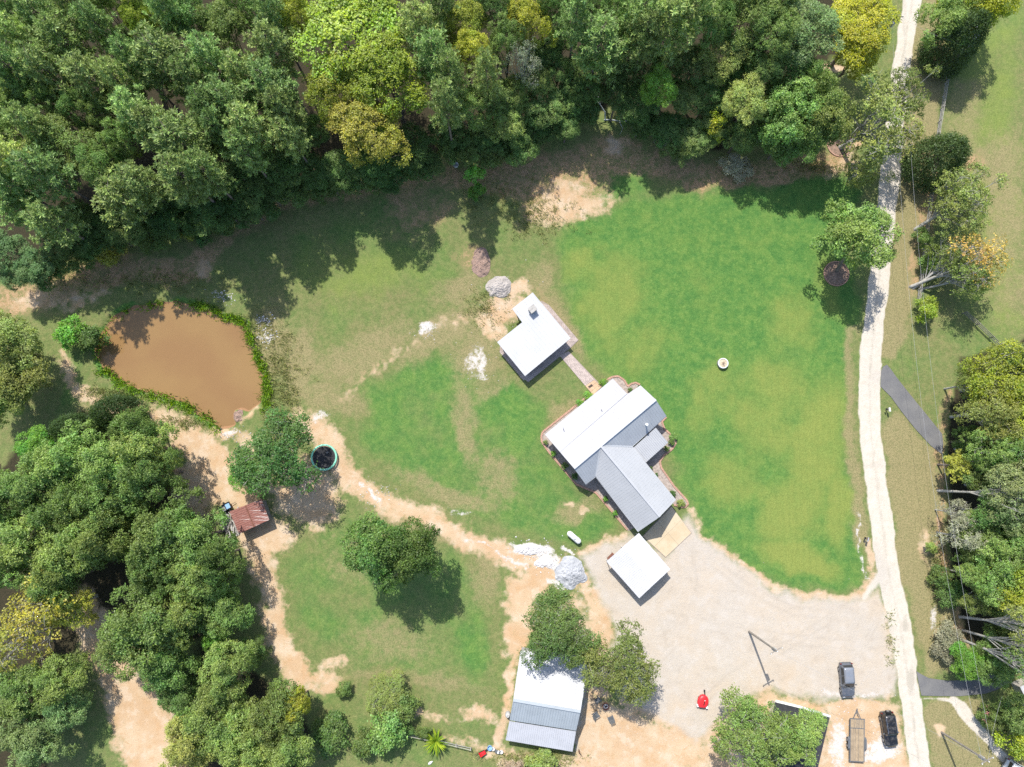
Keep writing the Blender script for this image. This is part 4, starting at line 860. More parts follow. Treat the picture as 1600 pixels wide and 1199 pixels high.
many('tall', 'in the wood above the pond', 'leafy trees of the wood', [
 (228, 45, 26, 'Y'), (165, 18, 25, 'H2'), (300, 28, 40, 'H'), (350, 60, 42, 'H'), (385, 15, 30, 'H'), (40, 145, 38, 'H'), (15, 170, 30, 'H2'), (80, 165, 28, 'H'), (170, 182, 28, 'H2'), (110, 232, 50, 'O'), (160, 265, 34, 'H'), (195, 225, 28, 'H'), (130, 175, 28, 'H'), (215, 15, 30, 'D2'), (195, 75, 24, 'D2', 10), (20, 205, 28, 'H')])
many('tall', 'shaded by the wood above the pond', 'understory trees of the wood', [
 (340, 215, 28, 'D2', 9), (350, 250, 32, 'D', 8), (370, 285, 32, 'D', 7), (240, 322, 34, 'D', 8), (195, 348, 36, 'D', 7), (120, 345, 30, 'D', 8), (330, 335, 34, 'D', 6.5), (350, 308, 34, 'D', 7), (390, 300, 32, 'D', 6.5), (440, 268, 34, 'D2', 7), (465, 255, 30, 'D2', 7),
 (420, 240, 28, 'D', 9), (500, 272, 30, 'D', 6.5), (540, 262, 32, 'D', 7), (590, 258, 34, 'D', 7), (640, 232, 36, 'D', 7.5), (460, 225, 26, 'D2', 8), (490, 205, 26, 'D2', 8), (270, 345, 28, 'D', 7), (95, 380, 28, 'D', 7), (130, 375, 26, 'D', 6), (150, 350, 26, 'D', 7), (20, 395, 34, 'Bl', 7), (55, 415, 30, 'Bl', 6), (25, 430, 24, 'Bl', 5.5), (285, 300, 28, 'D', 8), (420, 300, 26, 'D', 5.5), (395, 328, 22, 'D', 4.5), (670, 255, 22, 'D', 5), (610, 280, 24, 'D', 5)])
many('bushy', 'at the wood edge above the pond', 'shrubs at the wood edge', [(165, 390, 24, 'Yo', 2.4), (296, 352, 19, 'Yo', 2.4), (140, 398, 18, 'D2', 2), (350, 350, 18, 'D', 2), (230, 375, 20, 'D', 2), (742, 275, 15, 'L', 2.2), (745, 300, 12, 'L', 1.6), (320, 372, 14, 'D2', 1.6)])
plant('tall', 552, 68, 92, 'Y', 16, where='in the wood above the lawn', group='yellowing trees of the wood', label='huge yellow green spreading tree at the top of the wood')
plant('tall', 612, 132, 62, 'Y', 15.5, where='in the wood above the lawn', group='yellowing trees of the wood', label='large yellow green tree just below the huge yellow one in the wood')
plant('tall', 525, 150, 48, 'Y', 15, where='in the wood above the lawn', group='yellowing trees of the wood', label='yellow green tree on the pond side of the large yellow trees')
plant('tall', 580, 205, 56, 'Yo', 14.5, where='at the wood edge above the lawn', group='yellowing trees of the wood', label='dull yellow tree lowest of the yellow trees at the wood edge')
plant('tall', 470, 40, 30, 'Y', 15, where='in the wood', group='yellowing trees of the wood', label='narrow yellow green tree left of the huge yellow one in the wood')
many('low', 'at the rim of the wood above the pond', 'low trees at the rim of the wood', [
 (75, 425, 24, 'D2', 4), (105, 410, 22, 'D', 4), (150, 378, 24, 'D2', 4.5), (185, 372, 22, 'D', 4), (225, 362, 26, 'D2', 4.5), (262, 362, 22, 'D', 4), (300, 345, 24, 'D2', 4.5), (345, 345, 22, 'D', 4), (372, 330, 24, 'D2', 4.5), (412, 318, 24, 'D', 4), (452, 295, 26, 'D2', 4.5), (485, 296, 22, 'D', 4), (518, 288, 24, 'D2', 4.5), (560, 278, 26, 'D', 4.5), (600, 275, 24, 'D2', 4), (650, 258, 26, 'D', 4.5)])
many('low', 'at the rim of the wood above the lawn', 'low trees at the rim of the wood', [(700, 235, 22, 'D', 4), (735, 235, 22, 'D2', 4.5), (770, 238, 24, 'D', 4), (810, 232, 26, 'D2', 4.5), (880, 192, 22, 'D2', 4), (910, 170, 24, 'D', 4), (1030, 205, 24, 'D', 4), (1065, 232, 24, 'D2', 4), (1000, 195, 22, 'D', 4)])
# right half of the wood
many('pine', 'in the wood above the lawn', 'pines of the wood', [(655, 45, 36, 'P2'), (680, 88, 34, 'P2'), (705, 118, 28, 'P2'), (695, 165, 30, 'P'), (935, 65, 42, 'P2', 16), (955, 102, 28, 'P', 11), (900, 25, 30, 'P'), (1000, 30, 38, 'P2'), (1045, 35, 42, 'P2'), (1080, 18, 36, 'P2'), (690, 10, 28, 'P'), (760, 120, 24, 'P'), (775, 160, 24, 'P', 11), (1010, 60, 28, 'P')])
many('tall', 'in the wood above the lawn', 'leafy trees of the wood', [(725, 48, 34, 'Yo'), (742, 92, 30, 'Y'), (735, 172, 34, 'H2', 10.5), (775, 22, 32, 'D2'), (792, 68, 30, 'D2'), (800, 150, 30, 'H2', 9), (788, 195, 32, 'H2', 8), (830, 38, 36, 'Y'), (850, 85, 30, 'D2', 9), (845, 168, 36, 'D2', 7), (885, 160, 28, 'H', 6), (880, 60, 26, 'D2', 8),
 (1125, 95, 36, 'O', 11), (1165, 40, 42, 'H'), (1205, 62, 38, 'H'), (1150, 8, 32, 'H'), (1190, 108, 32, 'H', 11), (1165, 162, 36, 'O', 11), (1030, 142, 30, 'L', 11), (1255, 48, 56, 'Bl', 13), (1245, 118, 36, 'H', 10), (1210, 15, 34, 'H'), (1110, 40, 34, 'H2'), (960, 20, 28, 'H2'), (860, 10, 30, 'H')])
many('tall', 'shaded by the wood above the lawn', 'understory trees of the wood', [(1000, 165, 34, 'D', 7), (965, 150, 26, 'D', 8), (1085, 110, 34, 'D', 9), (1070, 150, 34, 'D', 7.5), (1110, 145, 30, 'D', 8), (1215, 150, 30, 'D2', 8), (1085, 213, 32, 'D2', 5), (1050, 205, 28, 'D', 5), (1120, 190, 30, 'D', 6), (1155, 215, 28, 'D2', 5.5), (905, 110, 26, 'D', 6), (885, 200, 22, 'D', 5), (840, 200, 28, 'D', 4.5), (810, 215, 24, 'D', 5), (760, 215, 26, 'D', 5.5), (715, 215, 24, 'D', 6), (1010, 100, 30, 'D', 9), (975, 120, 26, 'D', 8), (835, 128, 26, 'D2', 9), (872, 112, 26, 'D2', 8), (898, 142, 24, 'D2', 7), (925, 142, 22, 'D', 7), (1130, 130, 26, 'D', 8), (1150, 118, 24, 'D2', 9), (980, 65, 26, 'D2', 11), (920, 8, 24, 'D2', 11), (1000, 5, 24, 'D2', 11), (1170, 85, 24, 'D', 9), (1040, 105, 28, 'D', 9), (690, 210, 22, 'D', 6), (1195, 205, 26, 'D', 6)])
plant('thin', 815, 108, 30, 'G', 13, label='dry grey half bare tree in the middle of the wood')
plant('bushy', 1110, 205, 20, 'Y', 4.5, label='loose yellow green shrub poking out of the wood edge above the lawn')
plant('bushy', 1150, 262, 22, 'G', 1.4, label='dry grey brush at the wood edge beside the big lawn')
plant('tall', 1345, 45, 54, 'YY', 10, label='bright yellow tree beside the white road at the top')
plant('tall', 1335, 92, 34, 'YY', 8, label='lower yellow tree joined to the bright yellow one by the road')
many('low', 'at the wood corner near the road', 'olive trees at the wood corner', [(1232, 178, 46, 'H2', 9.5), (1282, 188, 42, 'O', 9), (1258, 215, 36, 'H2', 7.5), (1222, 222, 30, 'H2', 6), (1262, 140, 34, 'H2', 9)])
plant('spread', 1372, 195, 62, 'O', 10, (1313, 231), label='wide ragged pale olive oak leaning over the road from the upper brick ring')
plant('spread', 1412, 150, 36, 'O', 9, (1345, 215), label='thin olive oak reaching right across the white road')
plant('spread', 1352, 262, 30, 'O', 6, (1325, 255), label='small oak hanging beside the road below the upper brick ring')
plant('low', 1338, 372, 54, 'H2', 8.5, (1307, 424), label='round olive oak on the lawn growing from the lower brick ring')
# right-hand verge
plant('low', 1532, 10, 44, 'YY', 8, label='yellow tree over the white shed at the top right')
plant('low', 1478, 40, 36, 'H2', 7, label='olive tree by the road at the top right, left of the white shed')
plant('cedar', 1498, 62, 36, 'C', 6, label='dark cedar in front of the white shed at the top right')
plant('cedar', 1470, 247, 38, 'C', 5.0, label='round dark cedar standing alone on the fence line')
plant('spread', 1528, 292, 48, 'O', 8, (1431, 358), label='leaning oak with grey trunk on the fence line below the dark cedar')
plant('spread', 1488, 322, 36, 'O', 6.5, (1440, 352), label='smaller oak close behind the leaning fence line oak')
plant('thin', 1552, 395, 54, 'A', 9, (1424, 448), label='amber leaved half bare tree leaning into the field on the right')
plant('spread', 1502, 392, 36, 'O', 6, (1428, 450), label='green oak sharing a foot with the amber leaved tree')
plant('spread', 1530, 430, 34, 'O', 7, (1440, 452), label='pale olive oak under the amber leaved tree')
plant('bushy', 1447, 484, 17, 'Y', 2, label='yellow green bush on the fence line below the twin trunked trees')
plant('bushy', 1440, 372, 13, 'H2', 1.6, label='small bush on the fence line between the leaning oaks')
plant('bushy', 1452, 410, 15, 'H2', 1.6, label='small olive bush left of the green fence line oak')
many('airy', 'in the wood on the right', 'trees of the right hand wood', [(1562, 600, 55, 'Y', 9), (1600, 575, 40, 'O', 8), (1545, 645, 42, 'O', 9), (1598, 655, 50, 'Y', 9), (1520, 600, 26, 'O', 7), (1590, 715, 44, 'H2', 9), (1545, 700, 34, 'H2', 8), (1578, 760, 40, 'Pa', 10), (1600, 805, 40, 'Pa', 10), (1550, 800, 34, 'H', 7), (1585, 862, 42, 'H2', 9), (1598, 912, 44, 'Y', 9), (1556, 905, 38, 'H2', 8), (1568, 945, 30, 'H', 6), (1528, 940, 24, 'O', 5), (1522, 900, 24, 'H2', 6)])
many('low', 'shaded by the wood on the right', 'dark trees of the right hand wood', [(1535, 830, 36, 'D2', 5), (1530, 740, 28, 'D2', 5), (1515, 690, 22, 'D2', 4.5), (1560, 850, 32, 'D', 5), (1545, 880, 30, 'D', 5), (1580, 1010, 34, 'D2', 5), (1560, 1005, 26, 'D', 4), (1518, 860, 26, 'D', 4.5), (1600, 760, 34, 'D', 6), (1580, 690, 34, 'D', 5), (1590, 940, 34, 'D', 5)])
plant('thin', 1502, 838, 30, 'G', 6, label='grey bare looking tree at the edge of the wood on the right')
plant('thin', 1492, 800, 20, 'G', 5, label='small dry grey tree on the verge below the black asphalt drive')
plant('pine', 1496, 726, 22, 'Y', 5, label='small yellow green pine at the lower end of the asphalt drive')
plant('bushy', 1472, 902, 18, 'D2', 1.5, label='dark round shrub at the verge on the right')
plant('bushy', 1486, 928, 20, 'D2', 1.5, label='dark round shrub just below the first on the right verge')
plant('bushy', 1453, 856, 9, 'H2', 1.0, label='lone small bush on the dry verge beside the road')
plant('bushy', 1480, 1003, 26, 'T', 1.3, label='dry tan brush heap beside the pale leaning trunks')
plant('low', 1512, 1036, 26, 'L', 3.2, label='vivid green tree at the end of the lower asphalt drive')
plant('low', 1548, 1038, 28, 'H2', 4, label='olive tree above the far end of the lower asphalt drive')
plant('bushy', 1590, 1158, 26, 'Y', 3, label='yellow green bush at the lower right edge')
plant('low', 1600, 1115, 34, 'D2', 5, label='dark tree at the right edge above the yellow bush')
plant('low', 1565, 1122, 20, 'D2', 3, label='dark small tree in the shade beside the gravel track')
plant('syca', 1606, 1042, 32, 'H2', 13, (1503, 1000), label='pale barked leaning tree with long white trunk over the right edge')
plant('syca', 1612, 978, 34, 'O', 13, (1500, 964), label='pale forked trunk leaning flat out above the brush heap')
plant('syca', 1612, 1016, 28, 'H2', 13, (1504, 985), label='grey barked leaning tree between two pale trunks on the right')
plant('syca', 1604, 773, 30, 'Pa', 13, (1466, 767), label='tall grey trunked tree leaning over the verge from its foot by the road')
# left side
many('low', 'at the left edge', 'olive trees at the left edge', [(12, 545, 46, 'O', 7), (28, 595, 42, 'O', 6.5), (0, 625, 36, 'H2', 6)])
plant('bushy', 112, 520, 22, 'L', 2.2, label='bright green bush on the left bank of the pond')
plant('bushy', 140, 528, 22, 'D2', 2.2, label='darker green bush overhanging the pond on its left bank')
plant('cedar', 178, 648, 32, 'C', 4.5, label='dark cedar at the top of the grove below the pond')
plant('cedar', 112, 672, 26, 'C', 4.0, label='dark cedar at the upper left of the grove below the pond')
many('low', 'in the grove below the pond', 'trees of the grove', [(215, 672, 34, 'H'), (232, 700, 40, 'H2'), (62, 700, 30, 'L', 5), (115, 718, 45, 'H2'), (180, 722, 44, 'H2'), (242, 738, 38, 'H'), (62, 760, 44, 'H'), (18, 782, 36, 'H'), (112, 790, 44, 'H2'), (170, 782, 42, 'H'), (50, 842, 45, 'H2'), (15, 885, 38, 'H2'), (112, 862, 44, 'H2'), (162, 845, 38, 'H2'), (92, 905, 38, 'H2'), (268, 830, 52, 'H'), (245, 880, 40, 'H'), (312, 838, 42, 'H'), (338, 870, 34, 'H'), (310, 900, 38, 'H'), (205, 820, 34, 'D2', 4.5)])
many('low', 'in the lower left wood', 'trees of the lower left wood', [(240, 968, 58, 'H2', 8), (208, 1005, 42, 'O', 7), (290, 960, 38, 'H2', 7), (262, 1030, 38, 'H2', 6), (350, 955, 36, 'H', 6), (395, 1018, 20, 'D2', 3), (335, 1000, 18, 'L', 4), (362, 1040, 34, 'O', 7), (42, 1078, 44, 'H', 6), (95, 1060, 38, 'H2', 6), (20, 1130, 40, 'Bl', 6), (100, 1108, 34, 'Bl', 5), (60, 1160, 40, 'Bl', 6), (282, 1085, 30, 'D2', 4), (330, 1120, 44, 'H2', 7), (300, 1160, 38, 'O', 7), (372, 1150, 40, 'H2', 7), (430, 1118, 42, 'O', 7), (462, 1100, 22, 'Y', 6), (400, 1180, 40, 'H2', 6), (455, 1165, 36, 'O', 6), (350, 1075, 34, 'O', 7), (345, 920, 28, 'H', 5)])
plant('thin', 62, 958, 58, 'Yo', 9, label='yellowing tree with bare white branches in the lower left wood')
plant('thin', 22, 1002, 44, 'Yo', 8, label='yellowing tree at the left edge beside the bare branched one')
plant('airy', 108, 945, 36, 'Yo', 7, label='dull yellow tree right of the bare branched one in the lower left wood')
plant('airy', 431, 712, 63, 'E', 8, label='dark green oak between the pond and the green rimmed trampoline')
plant('airy', 385, 745, 26, 'L', 4, label='small leafy tree between the oak and the rusty shed')
plant('low', 592, 858, 50, 'E', 9.5, label='left one of two joined trees on the south field')
plant('low', 645, 864, 44, 'E', 9.5, label='right one of two joined trees on the south field')
plant('airy', 872, 985, 57, 'K', 6.8, label='olive oak hanging over the white end of the barn')
plant('airy', 970, 1040, 56, 'K', 7.5, label='olive oak on the gravel beside the barn and the fire pit')
plant('airy', 1178, 1152, 60, 'H2', 7.5, label='large oak with grey limbs over the dark roofed cabin')
plant('airy', 1250, 1143, 38, 'H2', 6.5, label='oak limb cluster over the white gutter of the dark roofed cabin')
plant('bushy', 1165, 1115, 20, 'H2', 3.5, label='small olive tree on the gravel side of the cabin oak')
plant('bushy', 537, 1076, 12.5, 'D2', 1.1, label='small round dark shrub alone on the bare south field')
plant('airy', 605, 1085, 32, 'O', 2.6, label='loose olive shrub at the bottom of the south field')
plant('bushy', 632, 1102, 21, 'D2', 2, label='dark green shrub right of the loose olive one')
plant('bushy', 604, 1140, 31, 'H', 2.6, label='large spiky shrub below the loose olive one')
plant('bushy', 570, 1160, 20, 'D2', 1.8, label='dark shrub left of the large spiky one')
plant('bushy', 638, 1140, 10, 'D2', 1.0, label='little dark shrub at the end of the low fence')
plant('bushy', 661, 1143, 10, 'D2', 1.2, label='little dark shrub beside the yucca')
plant('bushy', 520, 1148, 30, 'D', 1.6, label='low shaded shrub between the lower left wood and the spiky shrubs')
plant('bushy', 850, 1202, 27, 'O', 1.2, label='scrubby olive bush below the barn lean-to')
plant('bushy', 800, 1202, 18, 'T', 0.9, label='dry scrub below the barn')
for i, (x, y, r, hue, lab) in enumerate([(906, 629, 6, 'L', 'left of the two shrubs on the walkway side of the house'), (919, 617.5, 7, 'L', 'shrub at the walkway end of the house'), (943, 599, 7, 'L', 'shrub right of the walkway end, against the white roof'), (984.5, 610, 4, 'D2', 'shrub in the notch of the white house roof'),
    (852.5, 692, 4, 'D2', 'shrub at the far corner of the house bed'), (865.5, 709, 4, 'L', 'second shrub from the far corner in the shaded house bed'), (882, 727, 5, 'D2', 'third shrub from the far corner in the shaded house bed'), (897, 744, 5, 'D', 'fourth shrub from the far corner in the shaded house bed'),
    (1050, 683, 6, 'H2', 'upper shrub in the bed beside the porch roof'), (1049, 692, 5, 'D2', 'middle shrub in the bed beside the porch roof'), (1041, 702, 4, 'H2', 'lower shrub in the bed beside the porch roof'), (1051.5, 771, 5, 'D2', 'dark shrub at the garage corner of the bed'), (1064, 785, 6, 'O', 'pale grassy shrub in the rounded end of the garage bed'),
    (945, 780, 4, 'L', 'shrub in the bed along the shaded garage wall'), (960, 802, 4, 'L', 'lower shrub in the bed along the shaded garage wall'), (1024.5, 742, 3, 'D2', 'tiny shrub against the bright side of the garage wing'), (1017, 731.5, 3, 'D2', 'tiny shrub below the porch roof')]):
    plant('small', x, y, r, hue, 0.45, group='shrubs in the house beds', label=lab)
# labels for the trees listed without one: kind, colour, place, then order along the row
_ONES = ['', 'first', 'second', 'third', 'fourth', 'fifth', 'sixth', 'seventh', 'eighth', 'ninth', 'tenth', 'eleventh', 'twelfth', 'thirteenth', 'fourteenth', 'fifteenth', 'sixteenth', 'seventeenth', 'eighteenth', 'nineteenth']
def ordinal(n):
    n += 1
    if n < 20: return _ONES[n]
    t_, u = divmod(n, 10)
    return [None, None, 'twenti', 'thirti', 'forti', 'fifti', 'sixti'][t_] + 'eth' if u == 0 else [None, None, 'twenty', 'thirty', 'forty', 'fifty', 'sixty'][t_] + '-' + _ONES[u]
fam = {}
for p in PLANTS:
    if p[6]: continue
    size = ''
    fam.setdefault((p[4], p[5], p[7]), []).append(p)
for (hue, noun, where), ps in fam.items():
    ps.sort(key=lambda p: p[1])
    for i, p in enumerate(ps):
        n = len(ps)
        o = '' if n == 1 else ordinal(i) + ' from left, '
        p[0]['label'] = f'{o}{HUE[hue]} {noun} {where}'

# pond bank grass and rough weeds: nobody could count the blades
def blades(name, pts, hmin, hmax, wid, col, seed, per=14, spread=0.25):
    g = np.random.default_rng(seed); p = np.repeat(np.array(pts), per, 0); n = len(p)
    p[:, :2] += g.normal(size=(n, 2)) * spread; a = g.uniform(0, 6.283, n); h = g.uniform(hmin, hmax, n); w = g.uniform(0.6, 1.2, n) * wid
    lean = g.uniform(0.5, 1.3, n) * h; dx, dy = np.cos(a), np.sin(a); sx, sy = -dy * w, dx * w; z = np.zeros(n)
    v = np.stack([p + np.stack([sx, sy, z], 1), p - np.stack([sx, sy, z], 1), p + np.stack([dx * lean * .45 - sx * .7, dy * lean * .45 - sy * .7, h * .7], 1), p + np.stack([dx * lean, dy * lean, h], 1)], 1).reshape(-1, 3)
    tint = np.stack([g.uniform(0.7, 1.3, n), g.uniform(0.2, 0.9, n), g.uniform(0.3, 1, n), np.ones(n)], 1)
    o = link(bpy.data.objects.new(name, np_mesh(name, v, np.arange(n * 4).reshape(n, 4), M['leaf'], {'tint': np.repeat(tint, 4, 0)}))); o.color = (*col, 1); o['kind'] = 'stuff'; return o
def along(path, n, wd, g):
    out = []; seg = [math.dist(a, b) for a, b in zip(path[:-1], path[1:])]; tot = sum(seg)
    for k in range(n):
        t_ = g.uniform(0, tot)
        for (a, b), s in zip(zip(path[:-1], path[1:]), seg):
            if t_ <= s: break
            t_ -= s
        f = min(1, t_ / s); q = P(a[0] + (b[0] - a[0]) * f + g.gauss(0, wd), a[1] + (b[1] - a[1]) * f + g.gauss(0, wd)); out.append((q.x, q.y, gz(q.x, q.y) - 0.03))
    return out
gg = random.Random(4)
bank = along([(300, 477), (336, 484), (351, 496), (384, 507), (392, 528), (401, 556), (412, 578), (417, 605), (416, 640)], 150, 2.6, gg) + along([(153, 575), (185, 597), (215, 611), (250, 622), (282, 632), (307, 646), (328, 660), (340, 672)], 130, 3.0, gg) + along([(150, 560), (156, 525), (172, 502), (198, 486), (236, 476), (275, 471), (305, 477)], 26, 1.8, gg)
tag(blades('bank_grass', bank, 0.30, 0.75, 0.06, (0.20, 0.36, 0.03), 5, 15, 0.30), 'tall bright green grass round the edge of the muddy pond')
weeds = []
for (x, y, rx, ry, n) in ((440, 590, 28, 60, 260), (400, 520, 30, 25, 90), (230, 440, 130, 16, 130), (1275, 262, 40, 8, 60), (840, 340, 50, 30, 120), (430, 660, 14, 20, 60), (170, 615, 40, 8, 70), (290, 660, 40, 9, 80), (835, 1185, 60, 10, 120), (1390, 1000, 5, 50, 18), (760, 480, 30, 30, 70), (1462, 900, 8, 60, 60), (780, 310, 60, 30, 90)):
    for k in range(n):
        q = P(gg.gauss(x, rx * 0.6), gg.gauss(y, ry * 0.6)); weeds.append((q.x, q.y, gz(q.x, q.y) - 0.02))
tag(blades('rough_weeds', weeds, 0.15, 0.45, 0.035, (0.27, 0.30, 0.11), 6, 14, 0.3), 'knee high weeds on the rough ground round the pond and wood edge')
# ------------------------------------------------------------------ poles, wires, fences
def pole(px, py, h, armdir, label, transformer=True):
    p = P(px, py); t = thing('utility_pole', label, 'utility pole', (p.x, p.y, 0), 0, 'utility poles')
    MB().tube([(0, 0, -0.3), (0, 0, h * 0.5), (0, 0, h)], [0.17, 0.145, 0.11], 10).build('shaft', M['wood_grey'], t)
    a = math.radians(armdir); d = Vector((math.cos(a), math.sin(a), 0))
    arm = MB().bar(d * -0.95 + Vector((0, 0, h - 0.35)), d * 0.95 + Vector((0, 0, h - 0.35)), 0.1, 0.12).build('crossarm', M['wood_grey'], t)
    for s in (-0.85, 0, 0.85):
        MB().lathe(d * s + Vector((0, 0, h - 0.29 if s else h)), [(0.03, 0), (0.06, 0.05), (0.05, 0.14), (0.07, 0.17), (0, 0.24)], 8).build('insulator', M['white_paint'], arm if s else t)
    if transformer:
        c = Vector((-d.y, d.x, 0)) * -0.34 + d * 0.15
        tr = MB().lathe((c.x, c.y, h - 2.4), [(0, 0), (0.24, 0.02), (0.25, 0.9), (0.2, 0.98), (0, 1.02)], 14).build('transformer', M['pale_zinc'], t)
        MB().lathe((c.x, c.y, h - 1.38), [(0.05, 0), (0.06, 0.1), (0.03, 0.22), (0, 0.24)], 8).build('bushing', M['steel'], tr)
    return Vector((p.x, p.y, h)), d
pc, dc = pole(1170.3, 987, 11.6, 28, 'utility pole with grey transformer standing in the gravel yard')
pd_, dd_ = pole(1471.3, 1144.5, 10.6, 28, 'utility pole with transformer on the dry grass beside the gravel track')
pa, da = pole(1351, 84, 10.4, -10, 'utility pole at the yellow tree beside the road at the top')
pb, db = pole(1469, 113, 7.4, 20, 'short utility pole on the fence line near the white shed', False)
def wire(a, b, sag, label, r=0.010, seg=24):
    pts = [a.lerp(b, i / seg) - Vector((0, 0, sag * 4 * (i / seg) * (1 - i / seg))) for i in range(seg + 1)]
    tag(MB().tube(pts, r, 5).build('power_line', M['wire']), label, 'power line', 'overhead wires')
Z = Vector((0, 0, -0.1))
wire(pa + da * 0.85 + Z, pd_ + dd_ * 0.85 + Z, 3.6, 'overhead wire down the right side of the road, outer one', 0.012)
wire(pa - da * 0.85 + Z, pd_ - dd_ * 0.85 + Z, 4.4, 'overhead wire down the right side of the road, inner one', 0.012)
wire(pc + Z, pd_ + Z, 0.9, 'overhead wire from the gravel yard pole over the dark car')
wire(pa + Z, pb + Z, 0.6, 'overhead wire crossing the road at the top')
wire(pd_ + Z, P(1566, 1088, 5.5), 0.3, 'short service wire from the track pole towards the outbuilding')
def fence(pxs, step, h, rails, m, label, name='rail_fence'):
    pts = [P(x, y) for x, y in pxs]; c0 = pts[0]; t = thing(name, label, 'fence', (c0.x, c0.y, 0)); L = 0; posts = []
    for a, b in zip(pts[:-1], pts[1:]):
        n = max(1, round((b - a).length / step))
        for k in range(n): posts.append(a.lerp(b, k / n))
    posts.append(pts[-1]); pm = None; rr = random.Random(len(posts))
    for p in posts:
        if pm is None: pm = MB().box((0, 0, h / 2 - 0.1), (0.13, 0.13, h + 0.2)).mesh('post', m)
        o = link(bpy.data.objects.new('post', pm), t); o.location = (p.x - c0.x, p.y - c0.y, gz(p.x, p.y)); o.rotation_euler = (rr.uniform(-.03, .03), rr.uniform(-.03, .03), rr.random())
    for a, b in zip(posts[:-1], posts[1:]):
        for k in range(rails):
            z = h * (0.30 + 0.62 * k / max(1, rails - 1)); q = MB().bar((a.x - c0.x, a.y - c0.y, z + gz(a.x, a.y)), (b.x - c0.x, b.y - c0.y, z + rr.uniform(-.03, .03) + gz(b.x, b.y)), 0.05, 0.14).build('rail', m, t)
fence([(1478.5, 112), (1462, 212), (1452, 300), (1441, 390), (1431, 475)], 2.2, 1.35, 3, M['wood_pale'], 'weathered pale rail fence along the far side of the road')
fence([(1503, 490), (1524, 508), (1566, 549), (1605, 580)], 2.4, 1.3, 3, M['wood_grey'], 'dark rail fence running into the field on the right')
fence([(640, 1147), (690, 1157), (736, 1168)], 2.2, 1.1, 2, M['wood_pale'], 'low pale rail fence beside the yucca')
# ------------------------------------------------------------------ yucca
p = P(682, 1154); yu = thing('yucca', 'spiky yellow green yucca at the low fence', 'plant', (p.x, p.y, 0)); yr = random.Random(12)
MB().tube([(0, 0, -0.2), (0, 0, 1.1)], [0.16, 0.1], 8).build('stem', M['bark'], yu)
fm = None
for k in range(70):
    L = yr.uniform(1.5, 2.3); el = yr.uniform(-0.1, 1.25); a = k * 2.4 + yr.uniform(-.2, .2)
    if fm is None:
        v = []; f = []
        for i in range(6):
            u = i / 5; w = 0.10 * math.sin(min(1, u * 1.5 + 0.2) * math.pi * 0.5) * (1 - u ** 3) + 0.004; x = u; z = -0.16 * u * u
            v += [(x, -w, z), (x, 0, z - 0.03), (x, w, z)]
        for i in range(5): b = i * 3; f += [(b, b + 1, b + 4, b + 3), (b + 1, b + 2, b + 5, b + 4)]
        fm = MB().add(v, f).mesh('frond', M['leaf'])
        at = fm.color_attributes.new('tint', 'FLOAT_COLOR', 'POINT'); at.data.foreach_set('color', np.tile([1.0, 0.6, 0.8, 1.0], len(v)).astype(np.float32))
    o = link(bpy.data.objects.new('frond', fm), yu); o.location = (0, 0, 1.05); o.rotation_euler = (0, -el, a); o.scale = (L, 1, L * 0.8)
    o.color = (0.33, 0.46, 0.05, 1) if yr.random() < 0.7 else (0.20, 0.36, 0.05, 1)
# pink flowering bush
p = P(1538, 1112); cr = thing('flowering_shrub', 'pink flowering crepe myrtle beside the gravel track', 'shrub', (p.x, p.y, 0))
zb, rb, it = KINDS['bushy']; o = link(bpy.data.objects.new('crown', it[0][0]), cr); o.color = (*C_['D2'], 1); o.scale = (1.0, 1.0, 1.1); link(bpy.data.objects.new('stem', it[0][1]), cr)
g = np.random.default_rng(8); pts = []; nr = []
for k in range(34):
    a = g.uniform(0, 6.28); r = 1.65 * math.sqrt(g.random()); c = np.array([r * math.cos(a), r * math.sin(a), 2.9 - 0.35 * r]); pts.append(c + g.normal(size=(14, 3)) * 0.11); nr.append(np.array([0, 0, 1]) + g.normal(size=(14, 3)) * .5)
pts = np.concatenate(pts); nr = np.concatenate(nr)
M['petal'] = simple('petal', (0.62, 0.24, 0.26), 0.7, 0, 0.2)
link(bpy.data.objects.new('blossom', leaf_mesh('blossom', pts, nr, np.full(len(pts), 0.16), np.ones((len(pts), 4)), M['petal'])), cr)
# ------------------------------------------------------------------ heaps
def heap(name, px, py, rx, ry, h, m, label, seed, cat='heap'):
    p = P(px, py); k = mpp(px, py); g = VN(seed); n = 60; rings = 22; v = [(0, 0, h)]; f = []
    for i in range(1, rings + 1):
        for j in range(n):
            a = 2 * math.pi * j / n; u = i / rings; wob = 1 + 0.45 * (float(g(np.array(3 + 2 * math.cos(a)), np.array(3 + 2 * math.sin(a)))) - 0.5)
            x, y = rx * k * u * wob * math.cos(a), ry * k * u * wob * math.sin(a)
            z = h * (1 - u ** 1.6) + 0.35 * h * (float(g(np.array(x * 1.1 + 40), np.array(y * 1.1 + 40))) - 0.5) * (1 - u) * 2 + 0.20 * (float(g(np.array(x * 3 + 90), np.array(y * 3 + 90))) - .5) + 0.14 * (float(g(np.array(x * 8 + 50), np.array(y * 8 + 50))) - .5)
            v.append((x, y, z if i < rings else -0.12))
    for j in range(n): f.append((0, 1 + j, 1 + (j + 1) % n))
    for i in range(rings - 1):
        for j in range(n): a = 1 + i * n; f.append((a + j, a + n + j, a + n + (j + 1) % n, a + (j + 1) % n))
    o = MB().add(v, f).build(name, m); o.location = (p.x, p.y, 0); return tag(o, label, cat, 'heaps of gravel and spoil')
heap('gravel_heap', 893, 893, 25, 24, 0.8, M['gravel_grey'], 'pale grey gravel heap at the edge of the gravel yard', 3)
